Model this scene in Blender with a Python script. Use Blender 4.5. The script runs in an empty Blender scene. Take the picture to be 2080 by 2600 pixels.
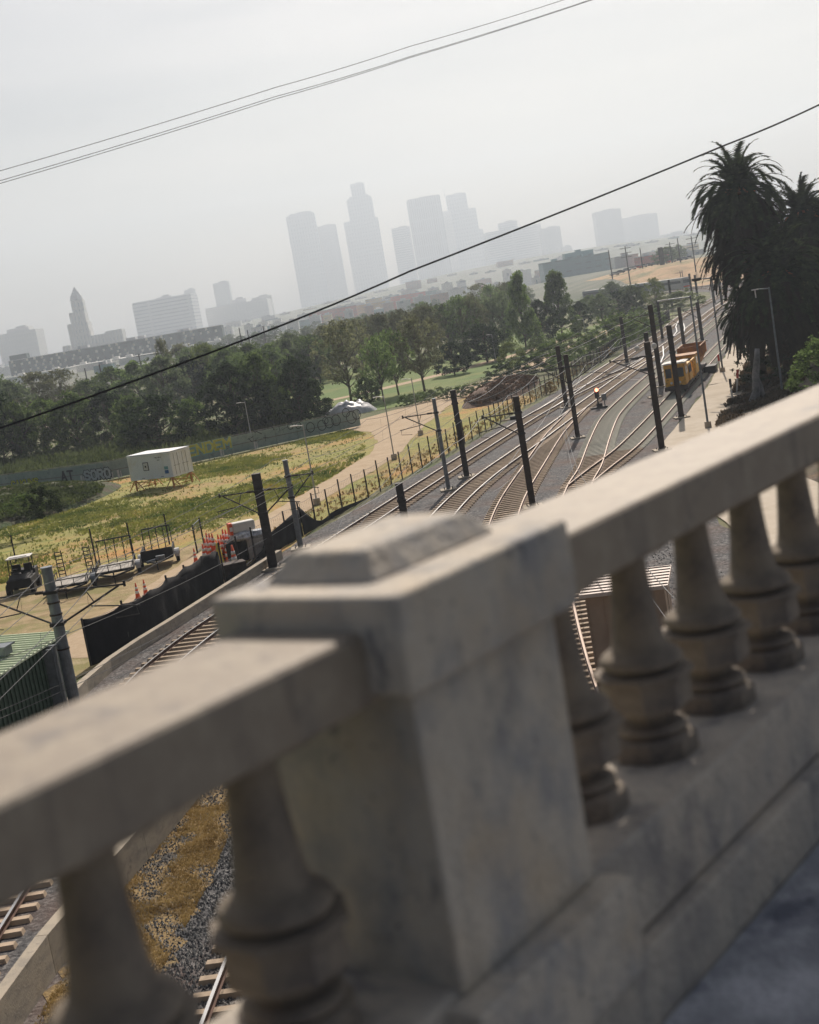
import bpy, math, random
from mathutils import Vector, Matrix, noise
random.seed(7)
sc = bpy.context.scene
COL = sc.collection
R = math.radians
# ------------------------------------------------------------------ camera
EYE = 13.0
FPX, PIT, ROL = 3611.0, R(8.55), R(-9.7)
fw = Vector((0, math.cos(PIT), -math.sin(PIT)))
_u = Vector((0, math.sin(PIT), math.cos(PIT))); _r = Vector((1, 0, 0))
rt = math.cos(ROL)*_r + math.sin(ROL)*_u
up = -math.sin(ROL)*_r + math.cos(ROL)*_u
cam = bpy.data.cameras.new('camera'); camo = bpy.data.objects.new('camera', cam); COL.objects.link(camo)
camo.matrix_world = Matrix(((rt.x, up.x, -fw.x, 0), (rt.y, up.y, -fw.y, 0), (rt.z, up.z, -fw.z, EYE), (0, 0, 0, 1)))
cam.sensor_fit = 'VERTICAL'; cam.sensor_height = 36.0; cam.lens = 36.0*FPX/2600
cam.clip_start = 0.05; cam.clip_end = 30000
cam.dof.use_dof = True; cam.dof.focus_distance = 100.0; cam.dof.aperture_fstop = 2.5
sc.camera = camo
# ------------------------------------------------------------------ world, sun, exposure
SAZ, SEL = R(12), R(40)
SKY_STR, SUN_STR = 0.10, 5.0
SKY_MUL, VEIL, VEIL_POW = 0.40, (2.75, 2.6, 2.5), 3.2
w = bpy.data.worlds.new('World'); sc.world = w; w.use_nodes = True
nt = w.node_tree; bg = nt.nodes['Background']; bg.inputs[1].default_value = SKY_STR
sky = nt.nodes.new('ShaderNodeTexSky'); sky.sky_type = 'NISHITA'; sky.sun_disc = False
sky.sun_elevation = SEL; sky.sun_rotation = SAZ; sky.air_density = 1.0; sky.dust_density = 3.0; sky.ozone_density = 1.5
tc = nt.nodes.new('ShaderNodeTexCoord'); mp = nt.nodes.new('ShaderNodeMapping')
mp.inputs['Rotation'].default_value = (0, R(-3), R(12)); mp.inputs['Scale'].default_value = (1.3, 0.8, 9.0)
nz = nt.nodes.new('ShaderNodeTexNoise'); nz.inputs['Scale'].default_value = 2.6; nz.inputs['Detail'].default_value = 6; nz.inputs['Roughness'].default_value = 0.5
cr = nt.nodes.new('ShaderNodeValToRGB'); cr.color_ramp.elements[0].position = 0.30; cr.color_ramp.elements[1].position = 0.60
cr.color_ramp.elements[0].color = (0.30, 0.36, 0.42, 1); cr.color_ramp.elements[1].color = (1.0, 0.98, 0.96, 1)
mx = nt.nodes.new('ShaderNodeMixRGB'); mx.inputs[2].default_value = (1, 1, 1, 1)
nt.links.new(tc.outputs['Generated'], mp.inputs[0]); nt.links.new(mp.outputs[0], nz.inputs['Vector'])
nt.links.new(nz.outputs[0], cr.inputs[0]); nt.links.new(cr.outputs[0], mx.inputs[0])
# thin cloud veil: brightest towards the sun (forward scattering), dim behind
S0 = (math.sin(SAZ)*math.cos(SEL), math.cos(SAZ)*math.cos(SEL), math.sin(SEL))
dt = nt.nodes.new('ShaderNodeVectorMath'); dt.operation = 'DOT_PRODUCT'; dt.inputs[1].default_value = S0; nt.links.new(tc.outputs['Generated'], dt.inputs[0])
mr = nt.nodes.new('ShaderNodeMapRange'); mr.inputs[1].default_value = -1; mr.inputs[2].default_value = 1; mr.inputs[3].default_value = 0; mr.inputs[4].default_value = 1; nt.links.new(dt.outputs['Value'], mr.inputs[0])
pw = nt.nodes.new('ShaderNodeMath'); pw.operation = 'POWER'; pw.inputs[1].default_value = VEIL_POW; nt.links.new(mr.outputs[0], pw.inputs[0])
vs = nt.nodes.new('ShaderNodeVectorMath'); vs.operation = 'SCALE'; vs.inputs[0].default_value = VEIL; nt.links.new(pw.outputs[0], vs.inputs['Scale'])
s2 = nt.nodes.new('ShaderNodeVectorMath'); s2.operation = 'SCALE'; s2.inputs['Scale'].default_value = SKY_MUL; nt.links.new(sky.outputs[0], s2.inputs[0])
vadd = nt.nodes.new('ShaderNodeVectorMath'); vadd.operation = 'ADD'; nt.links.new(s2.outputs[0], vadd.inputs[0])
vm = nt.nodes.new('ShaderNodeVectorMath'); vm.operation = 'MULTIPLY'; nt.links.new(vs.outputs[0], vm.inputs[0]); nt.links.new(cr.outputs[0], vm.inputs[1])
nt.links.new(vm.outputs[0], vadd.inputs[1]); nt.links.new(vadd.outputs[0], bg.inputs[0]); nt.nodes.remove(mx)
sl = bpy.data.lights.new('sun', 'SUN'); sl.energy = SUN_STR; sl.angle = R(0.6); sl.color = (1.0, 0.90, 0.79)
so = bpy.data.objects.new('sun', sl); COL.objects.link(so)
S = Vector((math.sin(SAZ)*math.cos(SEL), math.cos(SAZ)*math.cos(SEL), math.sin(SEL)))
so.rotation_euler = S.to_track_quat('Z', 'Y').to_euler(); so.location = (0, 0, 60)
sc.view_settings.view_transform = 'Standard'; sc.view_settings.look = 'None'
sc.view_settings.exposure = 0.18; sc.view_settings.gamma = 1.0
sc.render.engine = 'CYCLES'
sc.cycles.volume_bounces = 0
sc.cycles.max_bounces = 6
# ------------------------------------------------------------------ pixel -> place
def ray(px, py): return fw + rt*((px-1040)/FPX) - up*((py-1300)/FPX)
def GP(px, py, z=0.0):
    d = ray(px, py); return Vector((0, 0, EYE)) + d*((z-EYE)/d.z)
def PX(px, py, Y):
    d = ray(px, py); return Vector((0, 0, EYE)) + d*(Y/d.y)
T = 0.647
DR = Vector((math.sin(T), math.cos(T), 0)); DN = Vector((-math.cos(T), math.sin(T), 0))
BANG = math.pi/2 - T
def BR(s, a, h): return DR*s + DN*a + Vector((0, 0, EYE-h))
# ------------------------------------------------------------------ materials
def newmat(name):
    m = bpy.data.materials.new(name); m.use_nodes = True; return m, m.node_tree, m.node_tree.nodes['Principled BSDF']
def mat(name, col, rough=0.7, metal=0.0, var=0.0, scale=4.0, col2=None, bump=0.0, bscale=None, emit=None, lo=0.35, hi=0.65, detail=6, trans=0.0):
    m, t, p = newmat(name)
    p.inputs['Base Color'].default_value = (*col, 1); p.inputs['Roughness'].default_value = rough; p.inputs['Metallic'].default_value = metal
    if 'Specular IOR Level' in p.inputs: p.inputs['Specular IOR Level'].default_value = 0.3
    c = t.nodes.new('ShaderNodeTexCoord')
    if var or col2:
        n = t.nodes.new('ShaderNodeTexNoise'); n.inputs['Scale'].default_value = scale; n.inputs['Detail'].default_value = detail; n.inputs['Roughness'].default_value = 0.6
        r = t.nodes.new('ShaderNodeValToRGB')
        c2 = col2 or tuple(min(1, x*(1+var)) for x in col); c1 = col if col2 else tuple(x*(1-var) for x in col)
        r.color_ramp.elements[0].color = (*c1, 1); r.color_ramp.elements[1].color = (*c2, 1)
        r.color_ramp.elements[0].position = lo; r.color_ramp.elements[1].position = hi
        t.links.new(c.outputs['Object'], n.inputs['Vector']); t.links.new(n.outputs[0], r.inputs[0]); t.links.new(r.outputs[0], p.inputs['Base Color'])
    if bump:
        n2 = t.nodes.new('ShaderNodeTexNoise'); n2.inputs['Scale'].default_value = bscale or scale*4; n2.inputs['Detail'].default_value = 8
        b = t.nodes.new('ShaderNodeBump'); b.inputs['Strength'].default_value = bump; b.inputs['Distance'].default_value = 0.03
        t.links.new(c.outputs['Object'], n2.inputs['Vector']); t.links.new(n2.outputs[0], b.inputs['Height']); t.links.new(b.outputs[0], p.inputs['Normal'])
    if emit:
        p.inputs['Emission Color'].default_value = (*emit[0], 1); p.inputs['Emission Strength'].default_value = emit[1]
    return m
def layered(name, base, layers, rough=0.9, bump=0.0, bscale=30, obj='Object', bdist=0.03, spec=0.3):
    """layers: (colour, noise scale, lo, hi, amount, (sx,sy,sz)) mixed in turn over the base colour"""
    m, t, p = newmat(name); p.inputs['Roughness'].default_value = rough
    p.inputs['Specular IOR Level'].default_value = spec
    c = t.nodes.new('ShaderNodeTexCoord'); cur = None
    for i, L in enumerate(layers):
        colr, s, lo, hi, amt = L[:5]; stretch = L[5] if len(L) > 5 else (1, 1, 1)
        mpn = t.nodes.new('ShaderNodeMapping'); mpn.inputs['Scale'].default_value = stretch; mpn.inputs['Location'].default_value = (i*13.7, i*5.1, i*3.3)
        n = t.nodes.new('ShaderNodeTexNoise'); n.inputs['Scale'].default_value = s; n.inputs['Detail'].default_value = 7; n.inputs['Roughness'].default_value = 0.62
        r = t.nodes.new('ShaderNodeMapRange'); r.inputs[1].default_value = lo; r.inputs[2].default_value = hi; r.inputs[3].default_value = 0; r.inputs[4].default_value = amt
        mi = t.nodes.new('ShaderNodeMixRGB'); mi.inputs[1].default_value = (*base, 1); mi.inputs[2].default_value = (*colr, 1)
        t.links.new(c.outputs[obj], mpn.inputs[0]); t.links.new(mpn.outputs[0], n.inputs['Vector']); t.links.new(n.outputs[0], r.inputs[0]); t.links.new(r.outputs[0], mi.inputs[0])
        if cur: t.links.new(cur.outputs[0], mi.inputs[1])
        cur = mi
    t.links.new(cur.outputs[0], p.inputs['Base Color'])
    if bump:
        n2 = t.nodes.new('ShaderNodeTexNoise'); n2.inputs['Scale'].default_value = bscale; n2.inputs['Detail'].default_value = 8
        b = t.nodes.new('ShaderNodeBump'); b.inputs['Strength'].default_value = bump; b.inputs['Distance'].default_value = bdist
        t.links.new(c.outputs[obj], n2.inputs['Vector']); t.links.new(n2.outputs[0], b.inputs['Height']); t.links.new(b.outputs[0], p.inputs['Normal'])
    return m
def leafmat(name, c1, c2, c3=None, scale=0.9, tr=0.35):
    m = bpy.data.materials.new(name); m.use_nodes = True; t = m.node_tree; t.nodes.clear()
    o = t.nodes.new('ShaderNodeOutputMaterial'); c = t.nodes.new('ShaderNodeTexCoord'); n = t.nodes.new('ShaderNodeTexNoise')
    n.inputs['Scale'].default_value = scale; n.inputs['Detail'].default_value = 5; n.inputs['Roughness'].default_value = 0.75
    oi = t.nodes.new('ShaderNodeObjectInfo'); ad = t.nodes.new('ShaderNodeVectorMath'); ad.operation = 'ADD'
    t.links.new(c.outputs['Object'], ad.inputs[0]); t.links.new(oi.outputs['Location'], ad.inputs[1]); t.links.new(ad.outputs[0], n.inputs['Vector'])
    r = t.nodes.new('ShaderNodeValToRGB'); e = r.color_ramp.elements; e[0].position = 0.36; e[1].position = 0.62
    e[0].color = (*c1, 1); e[1].color = (*c2, 1)
    if c3: x = e.new(0.74); x.color = (*c3, 1)
    hs = t.nodes.new('ShaderNodeHueSaturation'); mr = t.nodes.new('ShaderNodeMapRange'); mr.inputs[3].default_value = 0.75; mr.inputs[4].default_value = 1.3
    t.links.new(oi.outputs['Random'], mr.inputs[0]); t.links.new(mr.outputs[0], hs.inputs['Value'])
    d = t.nodes.new('ShaderNodeBsdfDiffuse'); tl = t.nodes.new('ShaderNodeBsdfTranslucent'); mi = t.nodes.new('ShaderNodeMixShader'); mi.inputs[0].default_value = tr
    t.links.new(n.outputs[0], r.inputs[0]); t.links.new(r.outputs[0], hs.inputs['Color'])
    t.links.new(hs.outputs[0], d.inputs[0]); t.links.new(hs.outputs[0], tl.inputs[0])
    t.links.new(d.outputs[0], mi.inputs[1]); t.links.new(tl.outputs[0], mi.inputs[2]); t.links.new(mi.outputs[0], o.inputs[0])
    return m
def facade(name, wall, glass, bw, bh, mort, rough=0.5, lit=None):
    """rows of window panes as a surface pattern: bricks are panes, mortar is wall"""
    m, t, p = newmat(name); c = t.nodes.new('ShaderNodeTexCoord'); sx = t.nodes.new('ShaderNodeSeparateXYZ'); ad = t.nodes.new('ShaderNodeMath'); cb = t.nodes.new('ShaderNodeCombineXYZ')
    br = t.nodes.new('ShaderNodeTexBrick'); br.offset = 0.0; br.inputs['Scale'].default_value = 1.0
    br.inputs['Brick Width'].default_value = bw; br.inputs['Row Height'].default_value = bh; br.inputs['Mortar Size'].default_value = mort
    br.inputs['Color1'].default_value = (*glass, 1); br.inputs['Color2'].default_value = (*(lit or tuple(g*1.5 for g in glass)), 1); br.inputs['Mortar'].default_value = (*wall, 1)
    t.links.new(c.outputs['Object'], sx.inputs[0]); t.links.new(sx.outputs[0], ad.inputs[0]); t.links.new(sx.outputs[1], ad.inputs[1])
    t.links.new(ad.outputs[0], cb.inputs[0]); t.links.new(sx.outputs[2], cb.inputs[1]); t.links.new(cb.outputs[0], br.inputs['Vector']); t.links.new(br.outputs[0], p.inputs['Base Color'])
    p.inputs['Roughness'].default_value = rough; p.inputs['Specular IOR Level'].default_value = 0.3
    return m
M = {}
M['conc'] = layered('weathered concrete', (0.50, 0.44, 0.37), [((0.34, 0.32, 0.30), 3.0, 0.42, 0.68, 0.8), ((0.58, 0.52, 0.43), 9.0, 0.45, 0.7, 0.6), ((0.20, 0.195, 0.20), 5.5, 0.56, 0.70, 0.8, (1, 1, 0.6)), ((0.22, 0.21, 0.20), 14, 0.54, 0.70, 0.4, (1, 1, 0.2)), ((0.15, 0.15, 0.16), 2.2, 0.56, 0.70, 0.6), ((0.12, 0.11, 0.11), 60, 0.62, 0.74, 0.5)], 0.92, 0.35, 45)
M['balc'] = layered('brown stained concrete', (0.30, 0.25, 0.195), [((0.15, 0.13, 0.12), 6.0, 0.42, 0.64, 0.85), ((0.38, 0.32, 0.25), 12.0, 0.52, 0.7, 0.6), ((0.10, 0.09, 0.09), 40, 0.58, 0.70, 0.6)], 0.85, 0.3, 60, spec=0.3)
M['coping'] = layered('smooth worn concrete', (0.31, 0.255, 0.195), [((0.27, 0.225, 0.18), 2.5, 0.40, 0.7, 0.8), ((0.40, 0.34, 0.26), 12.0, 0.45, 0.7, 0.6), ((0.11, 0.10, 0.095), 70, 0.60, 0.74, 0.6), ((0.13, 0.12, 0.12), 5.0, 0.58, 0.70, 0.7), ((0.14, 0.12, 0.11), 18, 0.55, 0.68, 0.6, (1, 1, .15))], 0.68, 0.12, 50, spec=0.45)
M['pierc'] = layered('mottled grey concrete', (0.56, 0.50, 0.42), [((0.30, 0.30, 0.31), 5.5, 0.46, 0.66, 0.85, (1, 1, 0.7)), ((0.54, 0.44, 0.32), 4.0, 0.50, 0.72, 0.8), ((0.12, 0.12, 0.135), 11, 0.60, 0.70, 0.85, (1, 1, 0.5)), ((0.24, 0.23, 0.22), 16, 0.54, 0.70, 0.35, (1, 1, 0.2)), ((0.14, 0.14, 0.15), 2.6, 0.56, 0.70, 0.6), ((0.20, 0.19, 0.18), 90, 0.58, 0.70, 0.5), ((0.07, 0.07, 0.08), 32, 0.63, 0.70, 0.85)], 0.92, 0.35, 45)
M['walk'] = layered('worn pavement concrete', (0.28, 0.29, 0.32), [((0.52, 0.53, 0.57), 2.4, 0.46, 0.62, 0.9), ((0.10, 0.11, 0.15), 3.2, 0.53, 0.66, 0.85), ((0.08, 0.08, 0.11), 14, 0.64, 0.70, 0.8), ((0.12, 0.12, 0.15), 80, 0.56, 0.7, 0.6)], 0.9, 0.5, 60)
M['earth'] = layered('rough earth and low growth', (0.16, 0.15, 0.075), [((0.07, 0.10, 0.03), 0.16, 0.42, 0.6, 0.9), ((0.33, 0.25, 0.15), 0.07, 0.56, 0.7, 0.8), ((0.05, 0.07, 0.03), 1.2, 0.5, 0.7, 0.6)], 0.95, 0.5, 3, bdist=0.2)
M['field'] = layered('dry field with weeds', (0.38, 0.26, 0.11), [((0.42, 0.32, 0.17), 0.7, 0.54, 0.68, 0.5), ((0.50, 0.24, 0.07), 0.13, 0.48, 0.62, 0.85), ((0.27, 0.27, 0.075), 0.09, 0.43, 0.56, 0.85), ((0.13, 0.19, 0.04), 0.5, 0.55, 0.68, 0.85), ((0.38, 0.36, 0.08), 1.7, 0.5, 0.66, 0.7), ((0.10, 0.12, 0.04), 3.0, 0.58, 0.68, 0.7)], 0.95, 0.8, 5, bdist=0.2)
M['dirt'] = layered('pale trodden dirt', (0.44, 0.33, 0.215), [((0.36, 0.26, 0.16), 0.6, 0.4, 0.65, 0.7), ((0.50, 0.39, 0.27), 2.5, 0.45, 0.7, 0.6)], 0.95, 0.3, 8)
M['pad'] = layered('bare yard with straw', (0.38, 0.28, 0.155), [((0.22, 0.16, 0.07), 0.9, 0.44, 0.64, 0.85), ((0.20, 0.19, 0.06), 0.3, 0.46, 0.60, 0.8), ((0.46, 0.36, 0.23), 0.25, 0.56, 0.68, 0.8)], 0.95, 0.6, 8, bdist=0.1)
M['sand'] = layered('pale sand track', (0.50, 0.43, 0.34), [((0.40, 0.33, 0.24), 0.35, 0.45, 0.65, 0.8), ((0.56, 0.50, 0.42), 1.5, 0.45, 0.7, 0.5)], 0.95, 0.3, 8)
M['lawn'] = layered('park grass', (0.11, 0.17, 0.035), [((0.20, 0.20, 0.06), 0.08, 0.45, 0.65, 0.8), ((0.06, 0.11, 0.025), 0.5, 0.5, 0.7, 0.7)], 0.95, 0.3, 6, bdist=0.1)
M['ballast'] = layered('grey crushed stone', (0.085, 0.083, 0.085), [((0.26, 0.25, 0.24), 7.0, 0.52, 0.64, 0.9), ((0.022, 0.022, 0.026), 4.5, 0.50, 0.62, 0.8), ((0.21, 0.20, 0.195), 2.2, 0.53, 0.66, 0.7), ((0.13, 0.08, 0.06), 0.22, 0.48, 0.66, 0.6)], 0.95, 0.9, 8, bdist=0.08)
M['slope'] = layered('brown scrubby slope', (0.16, 0.12, 0.085), [((0.08, 0.085, 0.035), 0.5, 0.45, 0.62, 0.8), ((0.30, 0.18, 0.08), 0.8, 0.52, 0.68, 0.7), ((0.05, 0.045, 0.04), 2.0, 0.5, 0.66, 0.7)], 0.95, 0.8, 5, bdist=0.2)
M['tanhill'] = layered('eroded tan bank', (0.46, 0.30, 0.16), [((0.30, 0.19, 0.10), 0.12, 0.45, 0.62, 0.8, (1, 1, 0.3)), ((0.13, 0.15, 0.06), 0.05, 0.50, 0.62, 0.9)], 0.95, 0.5, 1, bdist=0.5)
M['city'] = layered('city ground', (0.13, 0.14, 0.10), [((0.07, 0.09, 0.05), 0.01, 0.45, 0.6, 0.9), ((0.22, 0.20, 0.18), 0.03, 0.5, 0.7, 0.7)], 0.95)
M['tie'] = mat('pale concrete sleeper', (0.40, 0.31, 0.225), 0.9, var=0.25, scale=1.5)
M['tieg'] = mat('greenish concrete sleeper', (0.52, 0.50, 0.42), 0.9, var=0.2, scale=1.5)
M['rail'] = mat('rusty rail steel', (0.10, 0.055, 0.04), 0.7, 0.3, var=0.3, scale=3)
M['railtop'] = mat('polished rail head', (0.62, 0.60, 0.58), 0.28, 0.9)
M['railrust'] = mat('dull rail head', (0.20, 0.14, 0.105), 0.5, 0.4)
M['steel'] = mat('dark weathered steel', (0.045, 0.04, 0.04), 0.7, 0.2, var=0.35, scale=3)
M['brownsteel'] = mat('brown oxidised steel', (0.055, 0.04, 0.034), 0.75, 0.2, var=0.35, scale=3)
M['galv'] = mat('galvanised grey steel', (0.17, 0.19, 0.21), 0.5, 0.5, var=0.2, scale=4)
M['lampgrey'] = mat('light grey painted metal', (0.42, 0.42, 0.42), 0.5, 0.3, var=0.1)
M['black'] = mat('black rubber', (0.015, 0.015, 0.017), 0.7)
M['wire'] = mat('overhead wire metal', (0.12, 0.12, 0.12), 0.45, 0.6)
M['cable'] = mat('black cable', (0.012, 0.012, 0.015), 0.6)
M['fabric'] = mat('black windscreen fabric', (0.006, 0.006, 0.009), 0.9, var=0.3, scale=2, bump=0.5, bscale=3)
M['kerb'] = layered('cast concrete wall', (0.42, 0.36, 0.28), [((0.28, 0.25, 0.21), 1.5, 0.45, 0.66, 0.8, (1, 1, 3)), ((0.16, 0.15, 0.14), 4, 0.58, 0.7, 0.6)], 0.9, 0.2, 20)
M['greenwall'] = layered('faded green plywood', (0.27, 0.34, 0.30), [((0.38, 0.44, 0.40), 0.7, 0.45, 0.65, 0.7), ((0.16, 0.20, 0.18), 2.2, 0.52, 0.7, 0.6)], 0.85)
M['trim'] = mat('weathered timber', (0.20, 0.19, 0.16), 0.85, var=0.2)
M['whitepaint'] = mat('chalky white paint', (0.66, 0.64, 0.60), 0.7, var=0.1, scale=2)
M['contwhite'] = layered('dirty white steel', (0.84, 0.86, 0.88), [((0.72, 0.66, 0.54), 0.7, 0.5, 0.68, 0.6), ((0.55, 0.55, 0.55), 3, 0.55, 0.75, 0.4, (1, 1, 0.2))], 0.6)
M['yellowtag'] = mat('yellow green spray paint', (0.55, 0.52, 0.10), 0.8, var=0.25, scale=2)
M['olive'] = mat('olive spray paint', (0.45, 0.46, 0.05), 0.8, var=0.15)
M['cyan'] = mat('pale blue spray paint', (0.20, 0.42, 0.44), 0.8)
M['tagdark'] = mat('black spray paint', (0.035, 0.04, 0.045), 0.8)
M['taggrey'] = mat('silver spray paint', (0.42, 0.47, 0.47), 0.7)
M['orange'] = mat('orange painted steel', (0.50, 0.20, 0.05), 0.6, var=0.2)
M['conered'] = mat('orange traffic plastic', (0.75, 0.10, 0.025), 0.5, var=0.12, scale=1)
M['conewhite'] = mat('reflective white band', (0.75, 0.74, 0.72), 0.4)
M['yellow'] = layered('machine yellow paint', (0.78, 0.43, 0.05), [((0.40, 0.19, 0.03), 1.2, 0.46, 0.66, 0.7), ((0.08, 0.06, 0.04), 3, 0.53, 0.66, 0.8)], 0.6)
M['hopper'] = layered('worn orange paint', (0.46, 0.22, 0.06), [((0.24, 0.11, 0.05), 1.0, 0.42, 0.62, 0.85), ((0.08, 0.06, 0.05), 4.0, 0.55, 0.68, 0.8)], 0.7)
M['yplastic'] = mat('yellow plastic', (0.60, 0.45, 0.04), 0.5)
M['glass'] = mat('dark window glass', (0.03, 0.035, 0.045), 0.15)
M['blue'] = mat('blue sticker', (0.04, 0.14, 0.38), 0.5)
M['redpaint'] = mat('red paint', (0.55, 0.05, 0.03), 0.6)
M['greenroof'] = mat('pale green roofing sheet', (0.60, 0.67, 0.47), 0.55, 0.0, var=0.1, scale=0.6)
M['greenmetal'] = mat('dark green corrugated sheet', (0.05, 0.085, 0.06), 0.6, 0.1, var=0.2)
M['tanshed'] = mat('tan cladding', (0.40, 0.29, 0.21), 0.7, var=0.12, scale=1)
M['tanroof'] = mat('pale pink metal roofing', (0.62, 0.50, 0.43), 0.5, var=0.06)
M['tarp'] = mat('silvery tarpaulin', (0.42, 0.42, 0.43), 0.4, var=0.35, scale=1.2, bump=0.8, bscale=2)
M['brush'] = mat('brown brushwood heap', (0.13, 0.08, 0.055), 0.95, var=0.5, scale=1.2, bump=1.0, bscale=4)
M['berm'] = layered('weedy berm earth', (0.08, 0.065, 0.04), [((0.05, 0.085, 0.025), 0.35, 0.40, 0.58, 0.95), ((0.16, 0.12, 0.09), 1.4, 0.55, 0.7, 0.8)], 0.95, 1.0, 3, bdist=0.3)
M['bark'] = mat('grey brown bark', (0.12, 0.095, 0.07), 0.95, var=0.4, scale=3, bump=0.8)
M['palmbark'] = mat('fibrous palm bark', (0.10, 0.075, 0.05), 0.95, var=0.4, scale=3, bump=0.9)
M['deadwood'] = mat('bleached dead wood', (0.20, 0.19, 0.18), 0.9, var=0.4, scale=2, bump=0.8)
M['plank'] = mat('bleached deck planks', (0.40, 0.37, 0.33), 0.85, var=0.3, scale=2.5)
M['plastic'] = mat('clear wrapped bundle', (0.45, 0.46, 0.48), 0.25, var=0.5, scale=5, bump=0.8, bscale=6)
M['fruit'] = mat('orange fruit stalks', (0.32, 0.10, 0.025), 0.8)
M['redlamp'] = mat('lit red signal lens', (0.8, 0.1, 0.05), 0.4, emit=((1.0, 0.16, 0.08), 9.0))
M['leafA'] = leafmat('mid green leaves', (0.028, 0.055, 0.018), (0.20, 0.28, 0.09), (0.60, 0.66, 0.30), tr=.55, scale=11)
M['leafB'] = leafmat('dark green leaves', (0.010, 0.018, 0.010), (0.05, 0.08, 0.03), (0.24, 0.32, 0.12), tr=0.35, scale=11)
M['leafC'] = leafmat('olive brown sparse leaves', (0.08, 0.08, 0.046), (0.22, 0.235, 0.125), (0.50, 0.55, 0.30), tr=.5, scale=11)
M['leafD'] = leafmat('grey green leaves', (0.045, 0.07, 0.036), (0.20, 0.25, 0.12), (0.46, 0.52, 0.27), tr=.5, scale=11)
M['leafE'] = leafmat('bright yellow green leaves', (0.09, 0.12, 0.03), (0.18, 0.22, 0.07), (0.30, 0.32, 0.14), scale=11)
M['palm'] = leafmat('dark palm leaflets', (0.014, 0.02, 0.012), (0.05, 0.07, 0.03), (0.15, 0.18, 0.07), tr=0.3, scale=1.2)
M['palmdead'] = leafmat('old hanging palm leaves', (0.022, 0.02, 0.014), (0.045, 0.036, 0.024), tr=0.1, scale=0.6)
M['drygrass'] = leafmat('dry golden grass', (0.20, 0.13, 0.05), (0.46, 0.34, 0.15), (0.30, 0.29, 0.12), scale=0.9)
M['brushleaf'] = leafmat('brown brushwood twigs', (0.05, 0.035, 0.025), (0.16, 0.10, 0.065), (0.30, 0.20, 0.12), scale=1.2, tr=.2)
M['strawbase'] = layered('flattened dry grass', (0.25, 0.17, 0.075), [((0.10, 0.07, 0.04), 3.0, 0.46, 0.60, 0.9), ((0.38, 0.28, 0.13), 9.0, 0.5, 0.66, 0.8), ((0.07, 0.065, 0.06), 1.3, 0.52, 0.62, 0.95)], 0.95, 0.9, 14, bdist=0.05)
M['weeds'] = leafmat('field weeds', (0.07, 0.11, 0.03), (0.25, 0.25, 0.06), (0.40, 0.23, 0.07), scale=0.22, tr=.5)
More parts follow.
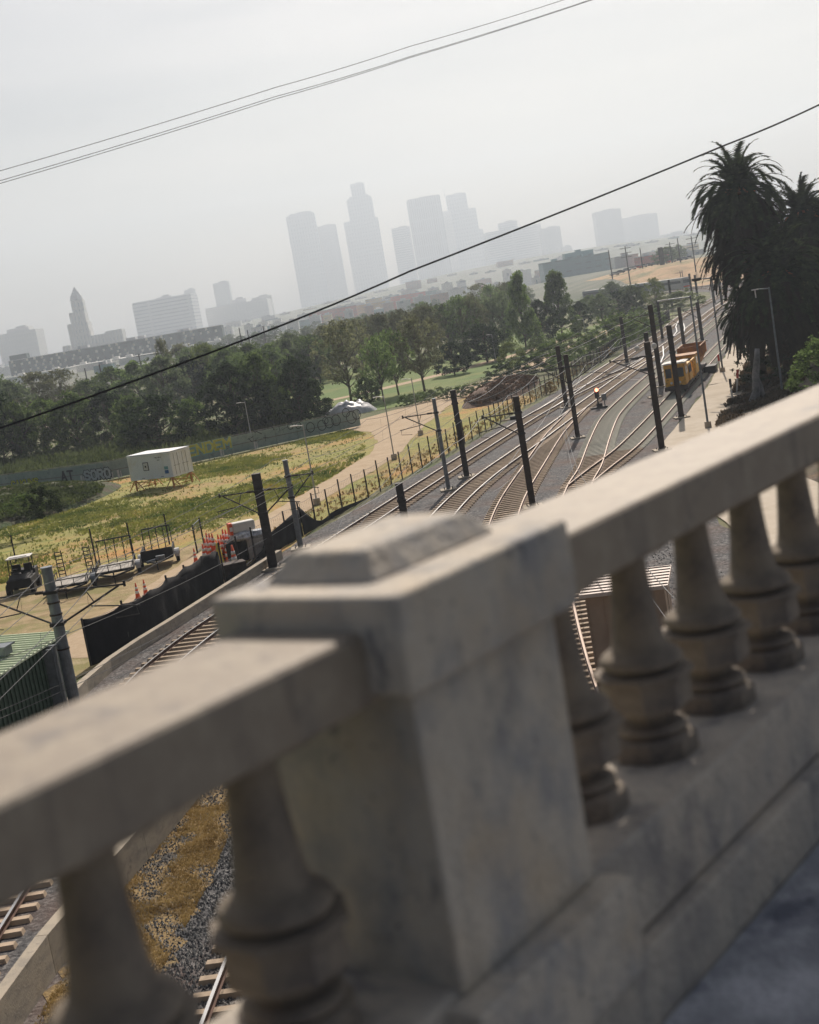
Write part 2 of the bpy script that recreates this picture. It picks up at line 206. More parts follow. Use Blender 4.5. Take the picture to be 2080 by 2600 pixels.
# ------------------------------------------------------------------ mesh builder
class MB:
    def __init__(s): s.v = []; s.f = []; s.mi = []; s.m = 0
    def quad(s, *p):
        i = len(s.v); s.v += [tuple(q) for q in p]; s.f.append(tuple(range(i, i+len(p)))); s.mi.append(s.m); return s
    def box(s, c, size, rz=0.0, M4=None):
        c = Vector(c); hx, hy, hz = [q/2 for q in size]; i = len(s.v)
        ca, sa = math.cos(rz), math.sin(rz)
        for z in (-hz, hz):
            for x, y in ((-hx, -hy), (hx, -hy), (hx, hy), (-hx, hy)):
                p = Vector((x*ca-y*sa, x*sa+y*ca, z)) + c
                if M4: p = M4 @ p
                s.v.append(tuple(p))
        for f in ((0, 3, 2, 1), (4, 5, 6, 7), (0, 1, 5, 4), (1, 2, 6, 5), (2, 3, 7, 6), (3, 0, 4, 7)):
            s.f.append(tuple(i+k for k in f)); s.mi.append(s.m)
        return s
    def frame(s, a, b, up=None):
        a = Vector(a); b = Vector(b); d = (b-a).normalized()
        u = Vector(up) if up else (Vector((0, 0, 1)) if abs(d.z) < 0.95 else Vector((0, 1, 0)))
        x = d.cross(u).normalized(); y = x.cross(d).normalized(); return a, b, d, x, y
    def beam(s, a, b, w, h, up=None):
        a, b, d, x, y = s.frame(a, b, up); i = len(s.v)
        for p in (a, b):
            for sx, sy in ((-1, -1), (1, -1), (1, 1), (-1, 1)): s.v.append(tuple(p+x*(sx*w/2)+y*(sy*h/2)))
        for f in ((0, 1, 2, 3), (7, 6, 5, 4), (0, 4, 5, 1), (1, 5, 6, 2), (2, 6, 7, 3), (3, 7, 4, 0)):
            s.f.append(tuple(i+k for k in f)); s.mi.append(s.m)
        return s
    def tube(s, pts, r, n=6, cap=True):
        pts = [Vector(p) for p in pts]; rs = r if isinstance(r, (list, tuple)) else [r]*len(pts); base = len(s.v)
        px = None
        for k, p in enumerate(pts):
            d = (pts[min(k+1, len(pts)-1)]-pts[max(k-1, 0)]).normalized()
            if px is None:
                u = Vector((0, 0, 1)) if abs(d.z) < 0.95 else Vector((0, 1, 0)); x = d.cross(u).normalized()
            else:
                x = (px-d*px.dot(d)).normalized()
            px = x; y = x.cross(d)
            for j in range(n):
                a = 2*math.pi*j/n; s.v.append(tuple(p+(x*math.cos(a)+y*math.sin(a))*rs[k]))
        for k in range(len(pts)-1):
            for j in range(n):
                a = base+k*n+j; b = base+k*n+(j+1) % n; s.f.append((a, b, b+n, a+n)); s.mi.append(s.m)
        if cap:
            s.f.append(tuple(base+j for j in range(n))[::-1]); s.mi.append(s.m)
            s.f.append(tuple(base+(len(pts)-1)*n+j for j in range(n))); s.mi.append(s.m)
        return s
    def lathe(s, prof, n=16, c=(0, 0, 0), rot=0.0, bot=True):
        base = len(s.v); c = Vector(c)
        for r, z in prof:
            for j in range(n):
                a = 2*math.pi*j/n+rot; s.v.append((c.x+r*math.cos(a), c.y+r*math.sin(a), c.z+z))
        for k in range(len(prof)-1):
            for j in range(n):
                a = base+k*n+j; b = base+k*n+(j+1) % n; s.f.append((a, b, b+n, a+n)); s.mi.append(s.m)
        s.f.append(tuple(base+j for j in range(n))[::-1]); s.mi.append(s.m)
        s.f.append(tuple(base+(len(prof)-1)*n+j for j in range(n))); s.mi.append(s.m)
        return s
    def hexa(s, p):
        i = len(s.v); s.v += [tuple(q) for q in p]
        for f in ((0, 3, 2, 1), (4, 5, 6, 7), (0, 1, 5, 4), (1, 2, 6, 5), (2, 3, 7, 6), (3, 0, 4, 7)):
            s.f.append(tuple(i+k for k in f)); s.mi.append(s.m)
        return s
    def mesh(s, name, mats, smooth=False):
        me = bpy.data.meshes.new(name); me.from_pydata(s.v, [], s.f)
        for m in (mats if isinstance(mats, list) else [mats]): me.materials.append(m)
        me.polygons.foreach_set('material_index', s.mi)
        if smooth: me.polygons.foreach_set('use_smooth', [True]*len(s.f))
        me.update(); return me
    def build(s, name, mats, parent=None, smooth=False, bevel=0.0, seg=2, loc=None, rz=None):
        o = bpy.data.objects.new(name, s.mesh(name, mats, smooth)); COL.objects.link(o)
        if parent: o.parent = parent
        if loc is not None: o.location = loc
        if rz is not None: o.rotation_euler = (0, 0, rz)
        if bevel:
            b = o.modifiers.new('bevel', 'BEVEL'); b.width = bevel; b.segments = seg; b.limit_method = 'ANGLE'
        return o
def tag(o, label=None, cat=None, group=None, kind=None):
    if label: o['label'] = label
    if cat: o['category'] = cat
    if group: o['group'] = group
    if kind: o['kind'] = kind
    return o
def thing(name, label, cat, loc=(0, 0, 0), rz=0.0, group=None, scale=None):
    o = bpy.data.objects.new(name, None); COL.objects.link(o); o.location = loc; o.rotation_euler = (0, 0, rz); o.empty_display_size = 0.3
    if scale: o.scale = scale
    return tag(o, label, cat, group)
def part(name, me, parent, loc=None, rz=None, scale=None, label=None):
    o = bpy.data.objects.new(name, me); COL.objects.link(o); o.parent = parent
    if loc is not None: o.location = loc
    if rz is not None: o.rotation_euler = (0, 0, rz)
    if scale: o.scale = scale
    if label: o['label'] = label
    return o
def dup(root, loc, rz=0.0, label=None, scale=None):
    r = root.copy(); COL.objects.link(r); r.location = loc; r.rotation_euler = (0, 0, rz)
    if scale: r.scale = scale
    if label: r['label'] = label
    for ch in list(root.children):
        c = ch.copy(); COL.objects.link(c); c.parent = r
        for g in list(ch.children):
            d = g.copy(); COL.objects.link(d); d.parent = c
    return r
ORD = ['zeroth', 'first', 'second', 'third', 'fourth', 'fifth', 'sixth', 'seventh', 'eighth', 'ninth', 'tenth', 'eleventh', 'twelfth', 'thirteenth', 'fourteenth', 'fifteenth', 'sixteenth', 'seventeenth', 'eighteenth', 'nineteenth', 'twentieth'] + ['twenty-'+x for x in ('first', 'second', 'third', 'fourth', 'fifth', 'sixth', 'seventh', 'eighth', 'ninth')] + ['thirtieth'] + ['thirty-'+x for x in ('first', 'second', 'third', 'fourth', 'fifth', 'sixth', 'seventh', 'eighth', 'ninth')]
def catmull(pts, step):
    P = [Vector((p[0], p[1], 0)) for p in pts]; out = []
    for i in range(len(P)-1):
        p0 = P[max(i-1, 0)]; p1 = P[i]; p2 = P[i+1]; p3 = P[min(i+2, len(P)-1)]; n = max(1, int((p2-p1).length/0.5))
        for k in range(n):
            t = k/n; out.append(0.5*((2*p1)+(p2-p0)*t+(2*p0-5*p1+4*p2-p3)*t*t+(3*p1-p0-3*p2+p3)*t**3))
    out.append(P[-1]); res = [out[0]]; acc = 0.0
    for a, b in zip(out, out[1:]):
        L = (b-a).length
        while acc+L >= step:
            q = (step-acc)/L; a = a.lerp(b, q); res.append(a.copy()); L = (b-a).length; acc = 0.0
            if L < 1e-6: break
        acc += L
    return res
def ragged(pts, amp, step, seed, closed=True):
    out = []; n = len(pts)
    for i in range(n if closed else n-1):
        a, b = Vector((*pts[i], 0)), Vector((*pts[(i+1) % n], 0)); L = (b-a).length; k = max(1, min(60, int(L/step)))
        nn = Vector((b.y-a.y, a.x-b.x, 0)); nn.normalize()
        for q in range(k):
            p = a.lerp(b, q/k); r_ = noise.noise(Vector((p.x*.9/step, p.y*.9/step, seed)))+.5*noise.noise(Vector((p.x*2.3/step, p.y*2.3/step, seed+3)))
            out.append(tuple(p+nn*r_*amp*(1 if q else .5))[:2])
    if not closed: out.append(tuple(pts[-1])[:2])
    return out
def sheet(name, pts, z, m, amp=0.0, step=1.5):
    if amp: pts = ragged(pts, amp, step, len(pts)*1.7)
    mb = MB(); mb.quad(*[(p[0], p[1], z) for p in pts]); o = mb.build(name, m); tag(o, kind='structure'); return o
def strip(name, L, Rr, z, m, amp=0.35):
    a, b = [], []
    for i in range(len(L)-1):
        for q in range(8):
            t = q/8; u = Vector(L[i]).lerp(Vector(L[i+1]), t); v = Vector(Rr[i]).lerp(Vector(Rr[i+1]), t); d = (v-u).normalized()
            a.append(u+d*amp*noise.noise(Vector((u.x*.5, u.y*.5, z*90)))); b.append(v+d*amp*noise.noise(Vector((v.x*.5, v.y*.5, z*90+7))))
    a.append(Vector(L[-1])); b.append(Vector(Rr[-1])); mb = MB()
    for i in range(len(a)-1): mb.quad((*a[i], z), (*b[i], z), (*b[i+1], z), (*a[i+1], z))
    return tag(mb.build(name, m), kind='structure')
def text_mesh(body, size, m, name, extrude=0.01, bold=0.0, sx=1.0, spacing=1.0, shear=0.0):
    c = bpy.data.curves.new(name, 'FONT'); c.body = body; c.size = size; c.extrude = extrude; c.offset = bold; c.space_character = spacing; c.shear = shear
    o = bpy.data.objects.new(name, c); COL.objects.link(o)
    bpy.context.view_layer.update()
    me = bpy.data.meshes.new_from_object(o.evaluated_get(bpy.context.evaluated_depsgraph_get()))
    bpy.data.objects.remove(o); me.materials.clear(); me.materials.append(m)
    for v in me.vertices: v.co.x *= sx
    return me
# ================================================================== SETTING: ground
def hillz(x, y):
    def ss(t): t = max(0, min(1, t)); return t*t*(3-2*t)
    b = math.exp(-((x-330)/560)**2)
    z = 46*b*ss((y-1500)/1300)
    if x > 60:                                            # railway bank beyond the curve
        z += 7.5*ss((y-520-0.15*max(0, 180-x))/70)*ss((x-60)/60)*(1-ss((y-900)/500))
    return z
mb = MB()
xs = [-6000, -3500, -2000, -1200, -800, -500, -300, -150, 0, 60, 80, 100, 120, 140, 160, 200, 260, 340, 450, 600, 800, 1000, 1300, 1700, 2500, 4000, 6000]
ys = [470, 500, 520, 535, 550, 565, 580, 600, 630, 680, 760, 900, 1100, 1400, 1600, 1800, 2000, 2200, 2400, 2600, 2900, 3400, 4500, 7000, 12000]
for j, y in enumerate(ys):
    for i, x in enumerate(xs): mb.v.append((x, y, hillz(x, y)-0.02))
nx = len(xs)
for j in range(len(ys)-1):
    for i in range(nx-1):
        a = j*nx+i; mb.f.append((a, a+1, a+nx+1, a+nx)); mb.mi.append(1 if (ys[j] < 640 and xs[i] >= 100 and xs[i] < 450) else 0)
tag(mb.build('city_terrain', [M['city'], M['tanhill']], smooth=True), kind='structure')
sheet('ground', [(-6000, -400), (6000, -400), (6000, 470), (-6000, 470)], -0.02, M['earth'])
field = [(-60, 70), (-21, 60), (-14.6, 60), (-9.4, 74), (-4.8, 90), (4.2, 116), (8, 128.5), (16, 152.7), (9, 176), (2, 158), (-3.4, 154.3), (-6.1, 153.1), (-14.7, 147), (-29.3, 141.2), (-42, 139), (-60, 136)]
sheet('field', field, 0.0, M['field'], .8, 2.5)
sheet('yard_dirt', [(-40, 40), (-15.2, 40), (-14.4, 57), (-12.7, 61), (-11.9, 66), (-9.9, 73), (-9.0, 79), (-9.2, 84), (-12.5, 89), (-16, 86), (-20, 83.5), (-26, 82), (-34, 79), (-42, 76)], 0.012, M['pad'], .9, 1.8)
Lr = [(-17.6, 62), (-16.4, 67), (-15.2, 73), (-14.0, 79.5), (-11.6, 89), (-8.3, 101), (-5.4, 112), (-2.6, 124), (-1.8, 134), (-2.6, 145), (-5.4, 153.4)]
Rr = [(-14.3, 60), (-12.6, 66), (-11.6, 73), (-10.0, 79.7), (-8.0, 89), (-5.1, 101.9), (-2.6, 109.5), (-0.2, 119), (1.7, 134), (3.6, 146), (5.4, 155)]
strip('dirt_road', Lr, Rr, 0.024, M['dirt'])
strip('park_path', [(-5.4, 153.4), (-4.6, 162), (2.0, 171), (9, 184), (17, 203), (27, 232), (38, 262), (52, 300)], [(5.4, 155), (6.0, 160), (9.8, 173), (15, 187), (21, 203), (30, 230), (42, 262), (57, 300)], 0.036, M['dirt'])
sheet('lawn', [(-16, 168), (-8, 170), (1.2, 173), (8, 185), (15, 203), (26, 233), (37, 263), (50, 300), (35, 330), (-10, 300), (-20, 230)], 0.024, M['lawn'])
sheet('lawn', [(31, 231), (43, 262), (58, 300), (62, 300), (50, 262), (36, 228)], 0.024, M['lawn'])
strip('lawn_path', [(-14, 205), (-4, 212), (8, 226), (22, 246), (36, 276)], [(-13.5, 201.5), (-3, 208), (10, 222), (24.5, 243), (39, 273)], 0.05, M['dirt'])
strip('woodland_path', [(-55, 186), (-44, 179), (-38, 186), (-30, 196)], [(-54, 182), (-43, 175), (-36, 182), (-28, 192)], 0.02, M['dirt'])
sheet('bare_patch', [(-17.6, 160), (-12, 158), (-9, 166), (-12, 171), (-18, 168)], 0.03, M['dirt'])
bl_left = [(-15.0, 12), (-14.6, 40), (-14.3, 55), (-13.2, 58.6), (-11.6, 63.5), (-9.6, 70.5), (-8.2, 76), (-7.0, 81), (-3.6, 91), (5.4, 116.2), (9.2, 128.7), (17.2, 152.7), (22.6, 169.5), (30.2, 190), (36.5, 213), (46, 238), (62, 292), (70, 316), (82, 352), (92, 395), (94, 440), (92, 468)]
bl_right = [(14, 12), (14, 40), (14, 55), (14.2, 60), (14.4, 66), (14.8, 72), (15.4, 78), (15.8, 84), (18.3, 98.5), (24.5, 117.6), (28.6, 130), (35.0, 152), (41.6, 173), (48.5, 193), (57, 218), (66, 244), (88, 290), (100, 316), (110, 352), (116, 395), (116, 440), (112, 468)]
strip('ballast', bl_left, bl_right, 0.03, M['ballast'])
strip('service_road', [(13.6, 30), (14.2, 60), (15.8, 84), (18.3, 98.5), (26.2, 122.5), (31.2, 138), (37.3, 159), (46.8, 189.5), (60, 226), (80, 275)], [(24, 30), (21.5, 60), (20.8, 84), (23.4, 104.1), (29.6, 121), (34.6, 137), (42, 159), (52, 189), (64, 222), (86, 275)], 0.045, M['sand'])
mb = MB()                                                  # embankment rising to the right of the service road
base = [(24, 30), (21.5, 60), (20.8, 84), (23.4, 104.1), (29.6, 121), (34.6, 137), (42, 159), (52, 189), (64, 222)]
for i in range(len(base)-1):
    prev = None
    for k in range(6):
        q = []
        for (bx, by) in (base[i], base[i+1]):
            q.append((bx+k*3.2, by-k*1.0, 0.04+(k*0.62 if k else 0)+0.25*noise.noise(Vector((bx+k, by, 3)))*(k > 0)))
        if prev: mb.quad(prev[0], q[0], q[1], prev[1])
        prev = q
tag(mb.build('embankment', M['slope'], smooth=True), kind='structure')
# ------------------------------------------------------------------ tracks
TR = {
 'T1': [(-12.0, 14), (-11.75, 31), (-11.6, 42), (-11.1, 53), (-10.2, 58.6), (-8.85, 63.7), (-5.6, 74.5), (-2.0, 86), (1.1, 95.7), (5.8, 110.3), (11.7, 128), (16.5, 141.8), (25.5, 171), (33.6, 196), (43, 224.5), (59.3, 280), (67, 303), (79, 337), (90, 372), (97.5, 412), (99.5, 448), (97, 485)],
 'T2': [(-5.5, 14), (-4.6, 27), (-3.7, 37), (-2.6, 50), (-0.6, 67), (2.0, 82), (5.2, 94.5), (10.2, 109.7), (17.1, 131), (24.2, 152.8), (33.9, 182.5), (47.5, 224), (64, 276), (73.5, 305), (85, 340), (95, 375), (102, 412), (104, 448), (101, 487)],
 'T3': [(-0.5, 14), (0.2, 27), (1.2, 42), (3.0, 60), (4.4, 72), (6.1, 83), (9.0, 97), (12.0, 111), (13.9, 118.8), (17.1, 131)],
 'T4': [(5.0, 14), (5.4, 40), (7.2, 62), (8.8, 76), (10.4, 84.5), (12.1, 91.5), (14.6, 103.7), (17.5, 117), (20.0, 126.2), (24.2, 139.9), (28.6, 153.8), (37.8, 183), (47.8, 214), (59.2, 249), (70, 281), (81, 312)],
 'T5': [(10.4, 84.5), (12.3, 89.4), (15.5, 97.4), (19.0, 107.7), (22.2, 117.5), (25.8, 128.7), (40.5, 174.4), (43.2, 182.6), (55.5, 220), (70, 262), (82, 295)],
 'T6': [(14.4, 135.4), (17.0, 142.6), (20.1, 150), (23.3, 157.6), (26.4, 164.2), (29.7, 171.9), (33.9, 182.5)],
}
tlabels = {'T1': 'ballasted railway track running nearest the wire fence', 'T2': 'second railway track from the fence, with shiny rails',
 'T3': 'rusty diverging track that joins the second track left of the red signal', 'T4': 'curving siding with pale green sleepers left of the yellow machine',
 'T5': 'straight siding on which the yellow maintenance machine stands', 'T6': 'short crossover track linking the two tracks nearest the fence'}
tie_me = {}
for k, m in (('a', M['tie']), ('b', M['tieg'])):
    mb = MB(); mb.hexa([(-1.27, -.13, 0), (1.27, -.13, 0), (1.27, .13, 0), (-1.27, .13, 0), (-1.24, -.10, .11), (1.24, -.10, .11), (1.24, .10, .11), (-1.24, .10, .11)]); tie_me[k] = mb.mesh('sleeper', m)
SP = 0.70
for key, pts in TR.items():
    c = catmull(pts, SP); n = len(c)
    road = thing('railway_track', tlabels[key], 'railway track', (c[0].x, c[0].y, 0.03), group='railway tracks in the yard')
    org = Vector((c[0].x, c[0].y, 0.0)); dirs = [(c[min(i+1, n-1)]-c[max(i-1, 0)]).normalized() for i in range(n)]
    top = M['railrust'] if key in ('T3', 'T4', 'T5') else M['railtop']
    for sd in (-0.75, 0.75):
        mb = MB()
        P = [p-org+Vector((d.y, -d.x, 0))*sd for p, d in zip(c, dirs)]
        for i in range(n-1):
            mb.m = 0; mb.beam(P[i]+Vector((0, 0, .165)), P[i+1]+Vector((0, 0, .165)), .028, .11); mb.beam(P[i]+Vector((0, 0, .105)), P[i+1]+Vector((0, 0, .105)), .14, .02)
            mb.beam(P[i]+Vector((0, 0, .235)), P[i+1]+Vector((0, 0, .235)), .072, .03)
            mb.m = 1; mb.quad(*[q+Vector((0, 0, .2535))+Vector((d.y, -d.x, 0))*e for q, d, e in ((P[i], dirs[i], -.037), (P[i], dirs[i], .037), (P[i+1], dirs[i+1], .037), (P[i+1], dirs[i+1], -.037))])
        mb.build('rail', [M['rail'], top], road)
    green = key in ('T4', 'T5')
    vis = [i for i in range(n) if (c[i].y > 80 or (key in ('T1', 'T2') and c[i].y > 22))]
    ind = set(vis[:100] if key != 'T1' else vis[:100])
    rest = MB()
    for i in range(n):
        if key == 'T6' and i in (0, n-1): continue
        rz = math.atan2(-dirs[i].x, dirs[i].y); k = 'b' if (green and c[i].y > 97) else 'a'
        lp = c[i]-org
        if i in ind: part('sleeper', tie_me[k], road, (lp.x, lp.y, 0.0), rz)
        else:
            rest.m = 1 if k == 'b' else 0; rest.box((lp.x, lp.y, .055), (2.5, .23, .11), rz)
    if rest.f: rest.build('sleepers', [M['tie'], M['tieg']], road)['kind'] = 'stuff'
# switch rods, point machines
pm = MB(); pm.box((0, 0, .2), (.9, .45, .3)); pmr = MB()
def point_machine(p, rz, label):
    t = thing('point_machine', label, 'switch machine', (p[0], p[1], 0.03), rz, group='point machines beside the rails')
    a = MB(); a.box((0, 0, .18), (1.0, .5, .3)); a.box((.2, 0, .36), (.35, .4, .08)); a.build('housing', M['steel'], t, bevel=.02)
    b = MB(); b.box((-.2, 0, .04), (2.2, .3, .08)); b.build('base_timber', M['tie'], t)
    d = MB(); d.beam((.4, .1, .12), (3.2, .1, .12), .06, .04); d.beam((.4, -.12, .12), (3.0, -.12, .12), .05, .04); d.build('rod', M['galv'], t)
for i, (x, y, l) in enumerate([(31.9, 192.6, 'black point machine on ballast between first and second track far off'), (29.3, 166.0, 'small dark point machine beside the second track right of the red signal'), (10.1, 120.0, 'point machine under the crossed cantilever arms left of the signal'), (33.0, 162.6, 'dark point machine just left of the front yellow cab')]):
    g = GP(*[(1614, 914), (1637, 943), (1310, 1065), (1637, 945)][i]) if i < 3 else Vector((x, y, 0))
    if i == 3: continue
    point_machine((g.x, g.y), -0.3, l)
# ------------------------------------------------------------------ bridge: pavement and balustrade
mb = MB(); rz = BANG
cpt = BR(3.0, .79, 1.78+0.25); mb.box(cpt, (26, 1.58, .5), rz)
o = mb.build('pavement', M['walk']); tag(o, kind='structure')
mb = MB(); mb.box(BR(3.0, -6.0, 1.93+.2), (60, 11.96, .4), rz); tag(mb.build('bridge_road', mat('dark asphalt', (.045, .045, .05), .95, var=.2, scale=20)), kind='structure')
mb = MB()                                                  # the bridge body under the parapet
mb.box(BR(3.0, .1, 1.78+.25+.9), (26, 3.4, 1.3), rz); tag(mb.build('bridge_deck', M['conc']), kind='structure')
org = BR(0, 0, 0); org.z = 0
bal = thing('bridge_balustrade', 'weathered concrete balustrade with a capped pier along the bridge edge', 'balustrade', (0, 0, EYE), BANG)
# local frame: x along the rail, y away from the camera side, z = -h
def lbox(mb, s0, s1, a0, a1, h0, h1): mb.box(((s0+s1)/2, (a0+a1)/2, -(h0+h1)/2), (abs(s1-s0), abs(a1-a0), abs(h1-h0)))
PS0, PS1 = 2.0, 2.65
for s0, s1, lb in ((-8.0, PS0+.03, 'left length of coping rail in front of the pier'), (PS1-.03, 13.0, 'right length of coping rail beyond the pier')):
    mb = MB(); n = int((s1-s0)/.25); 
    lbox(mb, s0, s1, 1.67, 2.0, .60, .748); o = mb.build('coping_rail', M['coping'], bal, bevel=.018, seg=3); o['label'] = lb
mb = MB(); lbox(mb, -8, 13, 1.63, 2.06, 1.345, 1.585); mb.build('plinth', M['conc'], bal, bevel=.012)
mb = MB(); lbox(mb, -8, 13, 1.588, 2.10, 1.592, 2.2); mb.build('base_course', M['conc'], bal, bevel=.01)
pier = MB(); lbox(pier, PS0+.055, PS1-.05, 1.62, 2.02, .727, 1.36); pier = pier.build('pier_shaft', M['pierc'], bal, bevel=.008)
mb = MB(); lbox(mb, PS0, PS1, 1.578, 2.055, .533, .727); mb.build('cap', M['pierc'], pier, bevel=.012, seg=3)
mb = MB(); x0, x1, y0, y1 = PS0+.10, PS1-.10, 1.70, 1.99
mb.hexa([(x0, y0, -.5335), (x1, y0, -.5335), (x1, y1, -.5335), (x0, y1, -.5335), (x0+.05, y0+.045, -.475), (x1-.05, y0+.045, -.475), (x1-.05, y1-.045, -.475), (x0+.05, y1-.045, -.475)])
mb.build('cap_block', M['pierc'], pier, bevel=.008)
mb = MB(); lbox(mb, PS0-.0, PS1-.0, 1.548, 2.08, 1.363, 1.588); mb.build('pier_base', M['pierc'], bal, bevel=.008)
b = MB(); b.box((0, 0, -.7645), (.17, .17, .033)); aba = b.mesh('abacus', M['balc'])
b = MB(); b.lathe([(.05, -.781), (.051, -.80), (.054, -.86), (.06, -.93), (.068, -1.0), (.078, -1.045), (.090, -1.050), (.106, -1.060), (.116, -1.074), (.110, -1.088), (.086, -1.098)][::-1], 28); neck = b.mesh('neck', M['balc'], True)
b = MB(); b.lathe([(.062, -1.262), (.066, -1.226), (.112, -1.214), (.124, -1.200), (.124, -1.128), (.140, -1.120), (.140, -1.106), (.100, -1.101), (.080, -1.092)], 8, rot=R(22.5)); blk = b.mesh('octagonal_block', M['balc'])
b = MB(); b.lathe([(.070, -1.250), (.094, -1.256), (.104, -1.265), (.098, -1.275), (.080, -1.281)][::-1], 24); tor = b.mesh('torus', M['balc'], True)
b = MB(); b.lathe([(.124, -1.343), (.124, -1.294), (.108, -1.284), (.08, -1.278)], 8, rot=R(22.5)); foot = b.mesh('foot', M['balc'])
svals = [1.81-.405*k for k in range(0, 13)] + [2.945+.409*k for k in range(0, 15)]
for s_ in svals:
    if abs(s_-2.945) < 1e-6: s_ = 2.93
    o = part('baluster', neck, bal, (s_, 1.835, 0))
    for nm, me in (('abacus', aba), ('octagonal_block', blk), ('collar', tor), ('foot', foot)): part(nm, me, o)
# ------------------------------------------------------------------ low walls by the nearest track
def wall(name, label, pts, h, w, m, cat, z0=0.0):
    t = MB(); P = [Vector((p[0], p[1], 0)) for p in pts]; N = []
    for i in range(len(P)):
        d = (P[min(i+1, len(P)-1)]-P[max(i-1, 0)]).normalized(); N.append(Vector((d.y, -d.x, 0)))
    for i in range(len(P)-1):
        gap = (P[i+1]-P[i]).normalized()*.01
        a, b = P[i]+gap, P[i+1]-gap
        t.hexa([a-N[i]*w/2+Vector((0, 0, z0)), a+N[i]*w/2+Vector((0, 0, z0)), b+N[i+1]*w/2+Vector((0, 0, z0)), b-N[i+1]*w/2+Vector((0, 0, z0)), a-N[i]*w/2+Vector((0, 0, h)), a+N[i]*w/2+Vector((0, 0, h)), b+N[i+1]*w/2+Vector((0, 0, h)), b-N[i+1]*w/2+Vector((0, 0, h))])
    return tag(t.build(name, m), label, cat)
cw = [(p.x, p.y) for p in catmull([(-14.3, 36), (-14.0, 44), (-13.6, 54), (-12.8, 58.6), (-11.4, 63.3), (-9.3, 70.5), (-7.8, 75.8), (-6.6, 80)], 3.0)]
wall('retaining_wall', 'low concrete kerb wall between the nearest track and the black screened fence', cw, .55, .3, M['kerb'], 'wall')
cw = [(p.x, p.y) for p in catmull([(-10.1, 14), (-9.75, 24), (-9.25, 29.3), (-8.5, 33.4), (-7.6, 38), (-6.2, 46)], 3.0)]
wall('retaining_wall', 'concrete barrier wall between the nearest track and the dry grass verge, seen between balusters', cw, .95, .28, M['kerb'], 'wall')
# ------------------------------------------------------------------ fence along the line
fl = catmull([(-14.3, 58.6), (-12.6, 61.4), (-11.9, 64.5), (-10.7, 70.0), (-9.8, 73.2), (-8.9, 76.8), (-7.8, 80.3), (-4.4, 90.8), (-1.0, 100.2), (4.6, 116.2), (8.2, 126.8), (12.0, 140.6), (16.4, 152.7), (21.8, 169.5), (28.8, 190), (35.1, 212), (44.0, 236), (56, 276)], 2.45)
fen = thing('wire_fence', 'long wire fence with thin dark posts between field and railway', 'fence', (fl[0].x, fl[0].y, 0)); fo = fl[0]
b = MB(); b.tube([(0, 0, 0), (0, 0, 2.1)], .05, 6); fpost = b.mesh('post', M['steel'])
for i, p in enumerate(fl[:99]): part('post', fpost, fen, (p.x-fo.x, p.y-fo.y, 0), scale=(1, 1, 1+.06*math.sin(i*2.3)))
mb = MB()
for k, z in enumerate((0.08, 1.05, 1.95)):
    for a, c in zip(fl, fl[1:]):
        mid = (a+c)/2-fo; mb.tube([a-fo+Vector((0, 0, z)), mid+Vector((0, 0, z-.05)), c-fo+Vector((0, 0, z))], .010, 4)
for a, c in zip(fl[8:], fl[9:]):                       # chain link: thin diagonals
    for q in range(0, 8):
        u = a.lerp(c, q/8)-fo; v_ = a.lerp(c, (q+1)/8)-fo
        mb.beam(u+Vector((0, 0, .1)), v_+Vector((0, 0, 1.9)), .004, .004); mb.beam(v_+Vector((0, 0, .1)), u+Vector((0, 0, 1.9)), .004, .004)
mb.build('wire_mesh', M['wire'], fen)
# far section is a picket railing (denser)
mb = MB()
for a, c in zip(fl[48:], fl[49:]):
    for q in range(6):
        u = a.lerp(c, q/6)-fo; mb.beam(u+Vector((0, 0, .1)), u+Vector((0, 0, 2.0)), .03, .03)
    mb.beam(a-fo+Vector((0, 0, 1.85)), c-fo+Vector((0, 0, 1.85)), .04, .05); mb.beam(a-fo+Vector((0, 0, .3)), c-fo+Vector((0, 0, .3)), .04, .05)
mb.build('pickets', M['steel'], fen)
def cloth(pts, hs, lo, nm, par, m, off=0.06):
    mb = MB(); n = len(pts); nv = 7
    for i, p in enumerate(pts):
        d = (pts[min(i+1, n-1)]-pts[max(i-1, 0)]).normalized(); nn = Vector((d.y, -d.x, 0))
        for j in range(nv):
            z = lo[i]+(hs[i]-lo[i])*j/(nv-1)
            mb.v.append(tuple(p-fo+nn*(off+.09*noise.noise(Vector((p.x*1.3, p.y*1.3, z*1.7))))+Vector((0, 0, z))))
    for i in range(n-1):
        for j in range(nv-1):
            a = i*nv+j; mb.f.append((a, a+nv, a+nv+1, a+1)); mb.mi.append(0)
    o = mb.build(nm, m, par, smooth=True); sm = o.modifiers.new('s', 'SOLIDIFY'); sm.thickness = .01; return o
fd = catmull([(p.x, p.y) for p in fl[:7]], .35)
n = len(fd)
cloth(fd, [2.05-.16*abs(math.sin(i*.35/2.45*math.pi))-.35*max(0, (i/n-.95)/.05) for i in range(n)], [0.02]*n, 'windscreen_fabric', fen, M['fabric'])['label'] = 'long black windscreen fabric'
fd2 = catmull([(p.x, p.y) for p in fl[6:10]], .35); n = len(fd2)
cloth(fd2, [.30+.1*math.sin(i*.35/2.45*math.pi)+(.9*((i/n-.6)/.4)**2 if i/n > .6 else 0) for i in range(n)], [0.02]*n, 'windscreen_fabric', fen, M['fabric'])['label'] = 'black fabric slumped to the ground'
fd3 = catmull([(p.x, p.y) for p in fl[9:12]], .3); n = len(fd3)
cloth(fd3, [1.2+.5*i/n for i in range(n)], [0.02]*n, 'windscreen_fabric', fen, M['fabric'])['label'] = 'short upright length of black fabric'
fd3 = catmull([(p.x, p.y) for p in fl[11:17]], .3); n = len(fd3)
